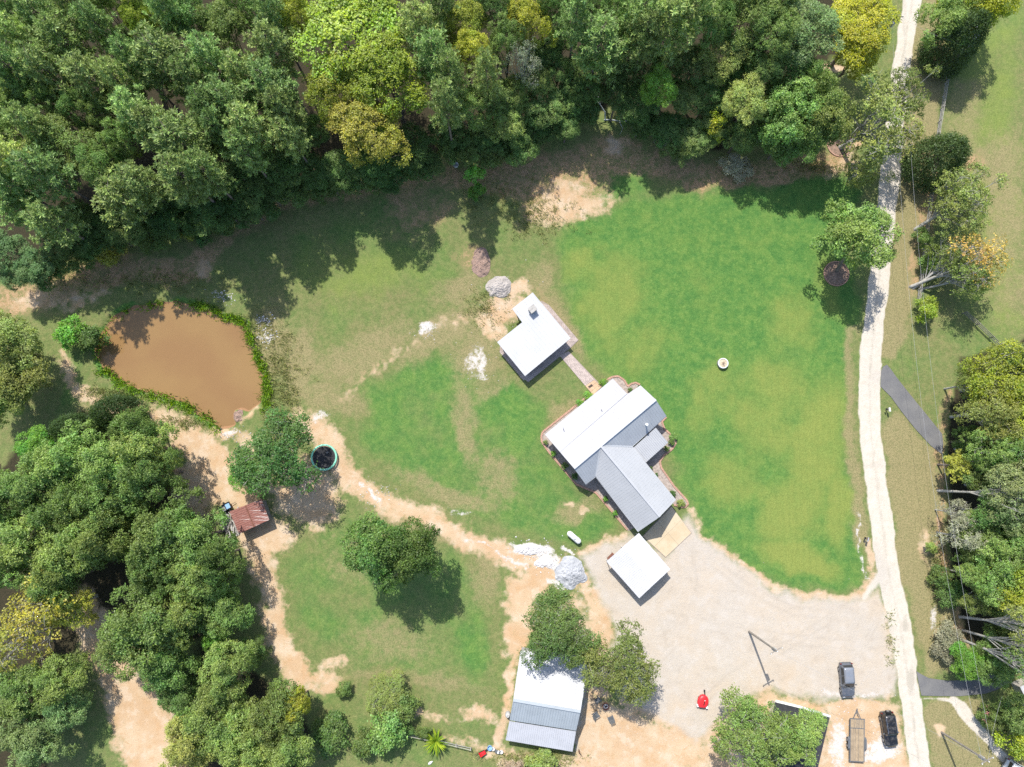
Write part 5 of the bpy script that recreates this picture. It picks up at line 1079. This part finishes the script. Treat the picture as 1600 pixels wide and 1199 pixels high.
heap('gravel_heap', 781, 449, 21, 21, 0.7, M['gravel_warm'], 'grey gravel heap beside the notched pavilion', 4)
heap('straw_heap', 751, 411, 17, 22, 0.5, M['straw'], 'flat brown straw heap next to the grey gravel heap', 5)
heap('chalk_heap', 826, 858, 24, 9, 0.35, M['chalk'], 'long white heap of chalky rubble by the lawn edge', 6)
heap('chalk_heap', 851, 881, 19, 8, 0.25, M['chalk'], 'small white rubble heap between the long one and the gravel', 7)
heap('mud_bar', 373, 650, 9, 9, 0.15, M['straw'], 'round mud bar at the lower corner of the pond', 8)
def rocks(n, area, seed):
    g_ = random.Random(seed); mb = MB()
    for k in range(n):
        x, y, rx, ry, rr = g_.choice(area); q = P(g_.gauss(x, rx), g_.gauss(y, ry)); s = g_.uniform(0.05, rr)
        pts = [Vector((g_.gauss(0, 1), g_.gauss(0, 1), g_.gauss(0, 0.7))).normalized() for _ in range(8)]
        bm = bmesh.new(); [bm.verts.new(Vector((q.x, q.y, 0.03 + gz(q.x, q.y))) + v * s * g_.uniform(.7, 1.2)) for v in pts]; r = bmesh.ops.convex_hull(bm, input=bm.verts)
        bm.verts.index_update(); used = [v for v in bm.verts]; ix = {v: i for i, v in enumerate(used)}
        mb.add([v.co for v in used], [tuple(ix[v] for v in f.verts) for f in bm.faces]); bm.free()
    return mb
o = rocks(900, [(835, 862, 22, 9, .16), (860, 880, 20, 8, .14), (900, 900, 22, 20, .1), (1375, 1165, 25, 22, .13), (1320, 1160, 10, 35, .13), (1330, 1085, 40, 8, .09), (745, 570, 18, 20, .1), (590, 775, 18, 14, .12), (665, 520, 12, 8, .1), (420, 527, 8, 6, .2), (412, 503, 8, 6, .2), (345, 465, 12, 5, .15), (800, 470, 30, 25, .09), (1240, 1000, 80, 60, .05), (1000, 1150, 50, 25, .06), (360, 678, 14, 6, .15)], 9).build('loose_stones', M['chalk'])
tag(o, 'loose pale stones strewn on the bare ground', None, None, 'stuff')

# ------------------------------------------------------------------ vehicles
def loft(mb, rows):
    b = len(mb.v); n = len(rows[0])
    for r in rows: mb.v += [tuple(q) for q in r]
    for i in range(len(rows) - 1):
        for j in range(n - 1): mb.f.append((b + i * n + j, b + i * n + j + 1, b + (i + 1) * n + j + 1, b + (i + 1) * n + j))
    mb.f.append(tuple(b + j for j in range(n))[::-1]); e = b + (len(rows) - 1) * n; mb.f.append(tuple(e + j for j in range(n))); return mb
def wheel(parent, x, y, r, w, name='wheel'):
    t = MB().tube([(x - w / 2, y, r), (x - w * .4, y, r), (x + w * .4, y, r), (x + w / 2, y, r)], [r * 0.93, r, r, r * 0.93], 18).build(name, M['rubber'], parent)
    s = 1 if x > 0 else -1; c = x + s * (w / 2 + 0.005)
    MB().tube([(c - s * 0.03, y, r), (c + s * 0.005, y, r), (c + s * 0.012, y, r)], [r * 0.64, r * 0.62, r * 0.2], 16).build('rim', M['steel'], t)
def car(px, py, ang, label, colour, boxy=False, L=4.75, Wd=1.92, H=1.75, spare=False, trim=None):
    """nose towards -y before turning by ang"""
    p = P(px, py); t = thing('parked_car', label, 'car', (p.x, p.y, 0.0), ang, 'parked cars')
    w = Wd / 2; hl = L / 2; belt = 1.05 if not boxy else 1.12; rows = []
    n = 15
    for i in range(n):
        u = i / (n - 1); y = -hl + L * u; e = min(u, 1 - u) * L
        rd = 0.55 if not boxy else 0.3
        ww = w * (1 - 0.24 * max(0, 1 - e / rd) ** 2 * (1.2 if u < .5 else 0.7))
        ht = belt if u > 0.32 else (belt - 0.10 - (0.22 if not boxy else 0.04) * max(0, (0.28 - u) / 0.28) ** 1.6)
        if e < 0.12: ht -= 0.16 * (1 - e / 0.12)
        lo = 0.30 + 0.10 * max(0, 1 - e / 0.5)
        prof = [(-ww * .9, lo), (-ww, lo + .18), (-ww, ht - .22), (-ww * .95, ht - .06), (-ww * .8, ht), (-ww * .4, ht + .03), (0, ht + .04)]
        prof = prof + [(-a, b) for a, b in prof[:-1][::-1]]
        rows.append([(a, y, b) for a, b in prof])
    body = loft(MB(), rows).build('body', M['paint'], t, True); body.color = colour
    # cabin: base and top outlines
    by0, by1 = (-hl + L * 0.30, hl - 0.16) if not boxy else (-hl + L * 0.34, hl - 0.10)
    ty0, ty1 = (-hl + L * 0.46, hl - 0.42) if not boxy else (-hl + L * 0.40, hl - 0.16)
    bw, tw = w * 0.93, w * (0.74 if not boxy else 0.80)
    B = [(-bw * .88, by0), (-bw, by0 + .35), (-bw, by1 - .2), (-bw * .9, by1), (bw * .9, by1), (bw, by1 - .2), (bw, by0 + .35), (bw * .88, by0)]
    T = [(-tw * .92, ty0), (-tw, ty0 + .2), (-tw, ty1 - .15), (-tw * .9, ty1), (tw * .9, ty1), (tw, ty1 - .15), (tw, ty0 + .2), (tw * .92, ty0)]
    zb_, zt_ = belt - 0.03, H - 0.06; mb = MB(); v = [(x, y, zb_) for x, y in B] + [(x, y, zt_) for x, y in T]
    mb.add(v, [(i, (i + 1) % 8, 8 + (i + 1) % 8, 8 + i) for i in range(8)] + [tuple(range(8, 16))]); cab = mb.build('cabin_frame', M['paint'], t); cab.color = colour
    def pane(nm, i, k0=0.06, k1=0.94, z0=0.1, z1=0.9, j=None):
        a, b = Vector(v[i]), Vector(v[(i + 1) % 8]); c, d = Vector(v[8 + (i + 1) % 8]), Vector(v[8 + i])
        q = [a.lerp(b, k0).lerp(d.lerp(c, k0), z0), a.lerp(b, k1).lerp(d.lerp(c, k1), z0), a.lerp(b, k1).lerp(d.lerp(c, k1), z1), a.lerp(b, k0).lerp(d.lerp(c, k0), z1)]
        nrm = (q[1] - q[0]).cross(q[3] - q[0]).normalized(); ctr = sum(q, Vector()) / 4
        if nrm.dot(ctr - Vector((0, 0, 1))) < 0: nrm = -nrm
        MB().add([x + nrm * 0.012 for x in q] + [x - nrm * 0.01 for x in q], [(0, 1, 2, 3), (7, 6, 5, 4), (0, 4, 5, 1), (1, 5, 6, 2), (2, 6, 7, 3), (3, 7, 4, 0)]).build(nm, M['glass'], t)
    pane('windscreen', 7); pane('rear_window', 3, z0=0.2); 
    for i in (1, 5): pane('side_window', i, 0.03, 0.47); pane('side_window', i, 0.52, 0.97)
    # roof skin
    rr = []
    for i in range(9):
        u = i / 8; y = ty0 + (ty1 - ty0) * u; e = min(u, 1 - u); k = 1 - 0.10 * max(0, 1 - e / .15) ** 2; z = zt_ + 0.06 * (1 - (2 * u - 1) ** 4)
        rr.append([(a * tw * k, y, z + c) for a, c in ((-1, -0.04), (-.97, 0.0), (-.6, .03), (0, .04), (.6, .03), (.97, 0), (1, -0.04))])
    rf = loft(MB(), rr).build('roof', M['paint'], t, True); rf.color = trim or colour
    for s in (-1, 1):
        MB().bar((s * tw * .86, ty0 + .3, zt_ + .11), (s * tw * .86, ty1 - .3, zt_ + .11), 0.05, 0.05).build('roof_rail', M['steel'] if not boxy else M['chrome'], t)
        for y in (-hl + 0.92, hl - 0.95): wheel(t, s * (w - 0.12), y, 0.37 if not boxy else 0.42, 0.25)
        MB().box((s * (w + 0.10), by0 + 0.42, belt + 0.06), (0.24, 0.12, 0.16)).build('mirror', M['grey_plastic'], t)
        MB().box((s * w * 0.70, -hl + 0.10, 0.76), (0.36, 0.14, 0.15)).build('headlight', M['lamp_clear'], t)
        MB().box((s * w * 0.82, hl - 0.04, 0.92), (0.2, 0.1, 0.32)).build('tail_light', M['lamp_red'], t)
        for yy in (by0 + 1.15, by0 + 2.0): MB().box((s * (w + 0.005), yy, 0.86), (0.03, 0.16, 0.035)).build('door_handle', M['steel'], t)
    MB().box((0, -hl + 0.02, 0.5), (Wd * .8, 0.16, 0.2)).build('front_bumper', M['grey_plastic'], t); MB().box((0, hl - 0.02, 0.52), (Wd * .82, 0.16, 0.22)).build('rear_bumper', M['grey_plastic'], t)
    MB().box((0, by0 + 0.0, belt + 0.0), (Wd * .74, 0.12, 0.03)).build('wiper_tray', M['grey_plastic'], t)
    for s in (-.3, .25): MB().bar((s, by0 + .05, belt + .05), (s + .42, by0 + .22, belt + .17), 0.025, 0.025).build('wiper', M['rubber'], t)
    if spare:
        sw = MB().tube([(0.12, hl + 0.0, 1.02), (0.12, hl + .24, 1.02)], [0.39, 0.39], 18).build('spare_wheel', M['rubber'], t)
        MB().tube([(0.12, hl + .22, 1.02), (0.12, hl + .262, 1.02)], [0.24, 0.2], 14).build('rim', M['lamp_clear'], sw)
        for y in (-0.2, 0.75, 1.45): MB().box((0, y, zt_ + 0.115), (tw * 1.7, 0.06, 0.04)).build('roof_bar', M['rubber'], t)
    return t
car(1320, 1061, math.radians(2), 'dark blue grey car parked on the gravel', (0.075, 0.085, 0.105, 1), L=4.95, Wd=2.0, H=1.75, trim=(0.17, 0.19, 0.225, 1))
car(1385, 1137, math.radians(6), 'black boxy off-road car with spare wheel, right of the flat trailer', (0.010, 0.010, 0.011, 1), True, 4.9, 1.95, 1.85, True)
car(1588, 1203, math.radians(60), 'pale grey car nosing in at the bottom right corner', (0.45, 0.48, 0.52, 1), L=4.7)
# flat trailer
p = P(1336, 1154); tr = thing('flat_trailer', 'flat utility trailer with a worn wooden plank deck', 'trailer', (p.x, p.y, 0), math.radians(-3.5)); dl, dw = 5.95, 1.98
fr = MB()
for s in (-1, 1): fr.bar((s * (dw / 2 + .05), -dl / 2, .62), (s * (dw / 2 + .05), dl / 2, .62), .1, .16)
for y in (-dl / 2, dl / 2, dl * 0.28): fr.bar((-dw / 2 - .1, y, .655), (dw / 2 + .1, y, .655), .1, .12)
for y in (-2, -1, 0, 1, 2): fr.bar((-dw / 2, y, .55), (dw / 2, y, .55), .08, .1)
fr.build('frame', M['grey_plastic'], tr)
MB().bar((-.55, dl / 2, .56), (0, dl / 2 + 1.15, .56), .09, .1).bar((.55, dl / 2, .56), (0, dl / 2 + 1.15, .56), .09, .1).box((0, dl / 2 + 1.25, .58), (.12, .35, .12)).build('drawbar', M['grey_plastic'], tr)
MB().tube([(0.14, dl / 2 + .75, .1), (0.14, dl / 2 + .75, .95)], .05, 8).box((0.14, dl / 2 + .75, .06), (.22, .22, .04)).build('jack', M['steel'], tr)
rr_ = random.Random(2); npl = 13
for part in ((-dl / 2 + .06, dl * .28 - .06), (dl * .28 + .06, dl / 2 - .06)):
    for k in range(npl):
        x = -dw / 2 + (k + .5) * dw / npl; MB().box((x, (part[0] + part[1]) / 2, .70 + rr_.uniform(-.004, .006)), (dw / npl - .026, part[1] - part[0], .045)).build('plank', M['deck'] if rr_.random() < .6 else M['deck_worn'], tr)
for s in (-1, 1):
    for y in (-.95, -.1): wheel(tr, s * (dw / 2 + .24), y, .34, .22)
    MB().add([(s * (dw / 2 + .1), -1.45, .5), (s * (dw / 2 + .38), -1.45, .5), (s * (dw / 2 + .38), -1.2, .76), (s * (dw / 2 + .1), -1.2, .76), (s * (dw / 2 + .1), .15, .76), (s * (dw / 2 + .38), .15, .76), (s * (dw / 2 + .38), .4, .5), (s * (dw / 2 + .1), .4, .5)], [(0, 1, 2, 3), (3, 2, 5, 4), (4, 5, 6, 7)]).build('mudguard', M['grey_plastic'], tr)
# red cart
p = P(1097.3, 1094); rc = thing('red_cart', 'small red round nosed cart with white corner boxes on the gravel', 'cart', (p.x, p.y, 0), math.radians(-8))
out = [(-.72, -.75), (-.45, -.95), (.3, -.95), (.62, -.7), (.8, -.1), (.74, .35), (.55, .68), (.2, .9), (-.15, .92), (-.5, .72), (-.74, .35), (-.82, -.2)]
sh_ = MB(); o1 = [Vector(q) for q in ccw(out)]; n = len(o1)
lv = [(1.0, .25), (1.02, .5), (.97, .68), (.8, .78), (.45, .83)]
vs = [(q.x * k, q.y * k, z) for k, z in lv for q in o1]; fs = [tuple(range(n))[::-1], tuple((len(lv) - 1) * n + i for i in range(n))] + [(j * n + i, j * n + (i + 1) % n, (j + 1) * n + (i + 1) % n, (j + 1) * n + i) for j in range(len(lv) - 1) for i in range(n)]
sh_.add(vs, fs).build('shell', M['red'], rc, True)
MB().box((0.1, -.22, .84), (.14, .55, .05), -0.2).build('slot', M['dark'], rc); MB().box((.15, .18, .86), (.12, .1, .08)).build('cap', M['white_paint'], rc)
for x, y in ((-.74, -.72), (.62, -.78)): MB().box((x, y, .5), (.3, .36, .3), .3).build('corner_box', M['white_paint'], rc)
MB().bar((.2, .9, .4), (.05, 1.5, .4), .13, .09).box((.05, 1.52, .42), (.22, .14, .14)).build('tow_bar', M['rubber'], rc)
for x, y in ((-.6, .3), (.6, .3), (-.5, -.6), (.5, -.6)): MB().tube([(x - .07, y, .17), (x + .07, y, .17)], .17, 12).build('wheel', M['rubber'], rc)
# trampoline
p = P(508, 715); tp = thing('trampoline', 'round trampoline with mint green padding and black mat under the oak', 'trampoline', (p.x, p.y, 0)); R = 2.02; zt = .72
MB().lathe((0, 0, zt), [(R * .87, 0.0), (R * .87, .05), (R * .93, .09), (R, .05), (R * 1.01, -.03), (R * .97, -.05), (R * .87, 0)], 48).build('pad', M['mint'], tp, True)
MB().lathe((0, 0, zt - .04), [(R * .84, 0), (R * .5, -.05), (R * .2, -.08), (0.001, -.085)], 40).build('jumping_mat', M['mat_black'], tp)
mb = MB()
for k in range(72):
    a = k * math.pi / 36; mb.bar((R * .82 * math.cos(a), R * .82 * math.sin(a), zt - .03), (R * .93 * math.cos(a), R * .93 * math.sin(a), zt - .02), .025, .025)
sp = mb.build('spring', M['steel'], tp)
MB().lathe((0, 0, zt - .06), [(R * .97, -.03), (R * 1.0, 0), (R * .97, .03), (R * .94, 0), (R * .97, -.03)], 48).build('frame_hoop', M['steel'], tp)
for k in range(4):
    a = k * math.pi / 2 + .4; c, s = math.cos(a), math.sin(a); x, y = R * .97 * c, R * .97 * s; d = (-s * .55, c * .55)
    MB().tube([(x + d[0], y + d[1], zt - .06), (x + d[0], y + d[1], .03), (x - d[0], y - d[1], .03), (x - d[0], y - d[1], zt - .06)], .025, 7).build('leg', M['steel'], tp)
MB().box((0.5, 0.75, zt + .02), (.35, .25, .08), .5).build('logo_patch', M['grey_plastic'], tp)
# round planter on the lawn
p = P(1129.5, 568, .4); pl_ = thing('round_planter', 'round white rimmed stone planter alone on the big lawn', 'planter', (p.x, p.y, 0)); n = 20; br0 = None
for c_ in range(3):
    for k in range(n):
        a = 2 * math.pi * (k + .5 * (c_ % 2)) / n
        if br0 is None: br0 = MB().box((0, 0, 0), (.225, .16, .19)).mesh('stone', M['wood_pale'])
        o = link(bpy.data.objects.new('stone', br0), pl_); o.location = (.74 * math.cos(a), .74 * math.sin(a), .09 + c_ * .2); o.rotation_euler = (0, 0, a + math.pi / 2)
MB().lathe((0, 0, .60), [(.67, -.05), (.67, .03), (.80, .03), (.80, -.05), (.67, -.05)], 28).build('rim', M['white_paint'], pl_)
MB().lathe((0, 0, .45), [(.68, .08), (.3, .10), (.001, .11)], 20).build('soil', M['concrete_tan'], pl_)
mb = MB(); g_ = random.Random(1)
for k in range(9): a = g_.uniform(0, 6.28); mb.tube([(0, 0, .45), (.2 * math.cos(a), .2 * math.sin(a), .85), (.42 * math.cos(a), .42 * math.sin(a), 1.0)], [.03, .02, .01], 5)
mb.build('dry_stem', M['mulch'], pl_)
# propane tank
p = P(897, 840, .7); tk = thing('gas_tank', 'white capsule shaped gas tank on the lawn below the house', 'gas tank', (p.x, p.y, 0), math.radians(-40)); r, L = .43, 1.7
prof = [(-L / 2 - r * .95, .03)] + [(-L / 2 - r * .95 * math.cos(a), r * math.sin(a)) for a in (0.3, .6, .9, 1.2, 1.5)] + [(L / 2 + r * .95 * math.cos(a), r * math.sin(a)) for a in (1.5, 1.2, .9, .6, .3)] + [(L / 2 + r * .95, .03)]
MB().tube([(x, 0, .72) for x, _ in prof], [q for _, q in prof], 18).build('tank', M['white_paint'], tk, True)
MB().lathe((0.1, 0, 1.12), [(.2, 0), (.2, .12), (.12, .17), (0, .18)], 14).build('dome_lid', M['white_paint'], tk); MB().tube([(.45, 0, 1.1), (.45, 0, 1.25)], .05, 8).build('valve', M['steel'], tk)
for x in (-.6, .6): MB().box((x, 0, .15), (.12, .6, .3)).box((x, 0, .05), (.2, .9, .1)).build('foot', M['gravel_warm'], tk)
# mailboxes
for (x, y, rz, lab) in ((1384, 641, 1.7, 'mailbox on a post beside the road near the upper asphalt drive'), (1350.5, 842, 1.3, 'mailbox on a post at the lawn edge of the road')):
    p = P(x, y); mbx = thing('mailbox', lab, 'mailbox', (p.x, p.y, 0), rz, 'mailboxes')
    MB().box((0, 0, .5), (.12, .12, 1.1)).box((0, 0, 1.02), (.5, .1, .08)).build('post', M['wood_grey'], mbx)
    v = []; 
    prf = [(-.13, 0), (.13, 0), (.13, .16), (.09, .25), (0, .29), (-.09, .25), (-.13, .16)]
    MB().add([(s * .3, a, 1.06 + b) for s in (-1, 1) for a, b in prf], [tuple(range(7))[::-1], tuple(range(7, 14))] + [(i, (i + 1) % 7, 7 + (i + 1) % 7, 7 + i) for i in range(7)]).build('box', M['white_paint'] if x > 1360 else M['steel'], mbx)
    MB().box((.305, 0, 1.18), (.012, .24, .22)).build('flap', M['grey_plastic'], mbx); MB().box((.1, .15, 1.3), (.16, .012, .05)).build('flag', M['red'], mbx)
    MB().box((.1, .3, .9), (.3, .2, .2)).build('newspaper_tube', M['rubber'], mbx)
# fire pit and chairs
p = P(946.3, 1103.5); fp = thing('fire_pit', 'round dark fire pit with pale ash inside beside the barn', 'fire pit', (p.x, p.y, 0))
MB().lathe((0, 0, 0), [(.5, 0), (.52, .34), (.42, .36), (.38, .1)], 22).build('bowl', M['rust'], fp); MB().lathe((0, 0, .12), [(.4, 0), (.2, .05), (.001, .06)], 16).build('ash', M['chalk'], fp)
for a in (0.3, 2.4, 4.4): MB().bar((.25 * math.cos(a), .25 * math.sin(a), .2), (-.2 * math.cos(a + .5), -.2 * math.sin(a + .5), .27), .07, .07).build('log', M['wood_dark'], fp)
def chair(x, y, rz, lab):
    p = P(x, y); c = thing('garden_chair', lab, 'chair', (p.x, p.y, 0), rz, 'chairs round the fire pit'); m = M['grey_plastic']
    for k in range(6):
        xx = -.27 + k * .108
        MB().bar((xx, .28, .40), (xx, -.28, .30), .095, .025).build('seat_slat', m, c); MB().bar((xx, -.26, .32), (xx * 1.15, -.62, 1.0), .095, .022, (0, 1, 0)).build('back_slat', m, c)
    for s in (-1, 1):
        MB().bar((s * .38, .34, .58), (s * .36, -.42, .58), .12, .03).build('armrest', m, c); MB().box((s * .36, .28, .28), (.07, .07, .56)).build('leg', m, c); MB().bar((s * .33, .25, .36), (s * .33, -.62, .04), .06, .1).build('leg', m, c)
chair(934, 1093.5, math.radians(215), 'dark grey slatted chair nearest the barn roof at the fire pit')
chair(931.6, 1115.5, math.radians(-55), 'dark grey slatted chair below left of the fire pit')
chair(953.8, 1121, math.radians(25), 'dark grey slatted chair below right of the fire pit')
# odds and ends
def bucket(x, y, r, h, m, lab, name='bucket', z=0):
    p = P(x, y); t = thing(name, lab, name.replace('_', ' '), (p.x, p.y, z)); MB().lathe((0, 0, 0), [(0.001, .01), (r * .85, 0), (r, h), (r * .93, h), (r * .8, h * .25), (.001, h * .22)], 18).build('tub', m, t)
    MB().lathe((0, 0, h), [(r * .95, -.02), (r * 1.06, 0), (r * .95, .03)], 18).build('rim', m, t); return t
bucket(765.5, 1167.5, .36, .5, M['blue'], 'pale blue plastic tub near the low fence', 'tub'); bucket(770.8, 1169.3, .24, .42, M['white_paint'], 'white bucket beside the pale blue tub')
bucket(712.5, 259.5, .42, .6, M['white_paint'], 'white barrel at the shaded wood edge', 'barrel'); bucket(783.5, 1174, .26, .4, M['white_paint'], 'white bucket at the end of the row below the barn')
p = P(777.5, 1173.5); t = thing('camp_cot', 'dark and white folding frame between two white buckets', 'folding frame', (p.x, p.y, 0), -.3)
MB().box((0, 0, .4), (.75, .45, .05)).build('top', M['grey_plastic'], t); MB().box((.1, 0, .44), (.2, .45, .03)).build('cloth', M['white_paint'], t)
for x in (-.33, .33):
    for y in (-.2, .2): MB().box((x, y, .2), (.04, .04, .4)).build('leg', M['steel'], t)
p = P(753.5, 1175); t = thing('wheelbarrow', 'red wheelbarrow with dark handles by the low fence', 'wheelbarrow', (p.x, p.y, 0), math.radians(28))
MB().add([(-.3, -.25, .35), (.35, -.2, .3), (.35, .2, .3), (-.3, .25, .35), (-.45, -.38, .7), (.55, -.3, .6), (.55, .3, .6), (-.45, .38, .7)], [(3, 2, 1, 0), (0, 1, 5, 4), (1, 2, 6, 5), (2, 3, 7, 6), (3, 0, 4, 7)]).build('tray', M['red'], t)
for s in (-1, 1): MB().bar((.75, s * .08, .22), (-1.15, s * .3, .55), .05, .05).build('handle', M['wood_dark'], t); MB().bar((-.25, s * .2, .35), (-.35, s * .24, 0), .04, .04).build('leg', M['steel'], t)
MB().tube([(.72, -.05, .2), (.72, .05, .2)], .2, 14).build('wheel', M['rubber'], t)
p = P(793.7, 1114.5); t = thing('gas_bottle', 'stout white gas bottle at the side wall of the barn', 'gas bottle', (p.x, p.y, 0))
MB().lathe((0, 0, 0), [(.35, 0), (.38, .1), (.38, .95), (.25, 1.15), (0, 1.2)], 18).build('bottle', M['pale_zinc'], t, True); MB().lathe((0, 0, 1.15), [(.16, 0), (.18, .22), (.14, .22)], 12).build('collar', M['white_paint'], t)
p = P(904.5, 1172); t = thing('yard_pump', 'dark standing hand pump at the lower corner of the barn', 'pump', (p.x, p.y, 0)); MB().tube([(0, 0, 0), (0, 0, 1.1)], [.09, .06], 10).build('column', M['rust'], t); MB().bar((0, 0, 1.1), (.35, -.45, .85), .05, .05).build('handle', M['dark'], t); MB().bar((0, 0, .9), (-.2, .1, .85), .07, .07).build('spout', M['rust'], t)
p = P(953.5, 869); t = thing('rusty_grill', 'rusty barrel grill cart at the corner of the white carport', 'grill', (p.x, p.y, 0), math.radians(45))
MB().tube([(-.6, 0, .85), (.6, 0, .85)], .3, 14).build('barrel', M['rust'], t); MB().box((0, -.45, .85), (1.1, .3, .04)).build('shelf', M['dark'], t); MB().tube([(.4, 0, 1.1), (.4, 0, 1.6)], .06, 8).build('chimney', M['dark'], t)
for x in (-.5, .5):
    for y in (-.22, .22): MB().box((x, y, .35), (.05, .05, .7)).build('leg', M['dark'], t)
# cart and timber beside the rusty shed
p = P(353.5, 793); t = thing('garden_trailer', 'dark open garden trailer beside the rusty shed', 'trailer', (p.x, p.y, 0), math.radians(28))
MB().box((0, 0, .45), (1.9, 1.0, .06)).build('bed', M['steel'], t)
for s in (-1, 1): MB().box((0, s * .5, .68), (1.9, .05, .4)).build('side', M['dark'], t); MB().box((s * .95, 0, .68), (.05, 1.0, .4)).build('side', M['dark'], t); wheel(t, s * .0 + s * .0 + (.0), s * .62, .26, .18)
MB().box((.15, 0, .68), (.05, 1.0, .38)).build('divider', M['dark'], t); MB().box((.55, 0, .6), (.7, .8, .2)).build('tarpaulin', M['blue'], t).color = (1, 1, 1, 1)
MB().bar((.95, 0, .42), (1.7, 0, .3), .06, .06).build('drawbar', M['dark'], t)
p = P(362, 822); t = thing('timber_pile', 'untidy pile of pale weathered boards beside the rusty shed', 'timber pile', (p.x, p.y, 0)); g_ = random.Random(31)
for k in range(26):
    a = math.radians(112) + g_.gauss(0, .28); L = g_.uniform(1.6, 3.6); b = MB().box((0, 0, 0), (L, g_.uniform(.1, .24), .04)).build('board', M['wood_pale'] if g_.random() < .65 else M['wood_grey'], t); b.location = (g_.gauss(0, .45), g_.gauss(0, .8), .05 + k * .022); b.rotation_euler = (g_.gauss(0, .05), g_.gauss(0, .05), a)
# fallen dead limb at the wood edge
p = P(955, 188); t = MB(); g_ = random.Random(5)
def branch(a, d, L, r, dep):
    pts = [a]; q = a.copy(); dd = d.copy()
    for i in range(4): dd = (dd + Vector((g_.gauss(0, .18), g_.gauss(0, .18), g_.gauss(0, .1)))).normalized(); q = q + dd * L / 4; pts.append(q.copy())
    t.tube(pts, [r, r * .85, r * .7, r * .5, r * .25], 6)
    if dep:
        for i in (2, 3): branch(pts[i], (dd + Vector((g_.gauss(0, .8), g_.gauss(0, .8), g_.uniform(0, .5)))).normalized(), L * .55, r * .5, dep - 1)
branch(Vector((-1.0, 0, .1)), Vector((.1, .6, .8)), 6.0, .11, 2); branch(Vector((-1.2, 0, .15)), Vector((1, -.05, .12)), 5.0, .1, 1)
o = t.build('dead_branch', M['dead_wood']); o.location = p; tag(o, 'bleached dead limb lying at the shaded edge of the wood', 'branch')
p = P(672.3, 1192); t = thing('feed_sack', 'small white sack dropped on the grass below the yucca', 'sack', (p.x, p.y, 0), .6)
rows = []
for i in range(6):
    u = i / 5; k = math.sin(math.pi * (0.12 + .76 * u)); rows.append([(-.34 + .68 * u, .2 * k * math.cos(a), .1 + .12 * k * math.sin(a)) for a in [j * math.pi / 4 for j in range(9)]])
loft(MB(), rows).build('bag', M['white_paint'], t, True); MB().tube([(.34, 0, .12), (.44, 0, .12)], [.06, .09], 8).build('tied_neck', M['white_paint'], t)
p = P(1505, 590);
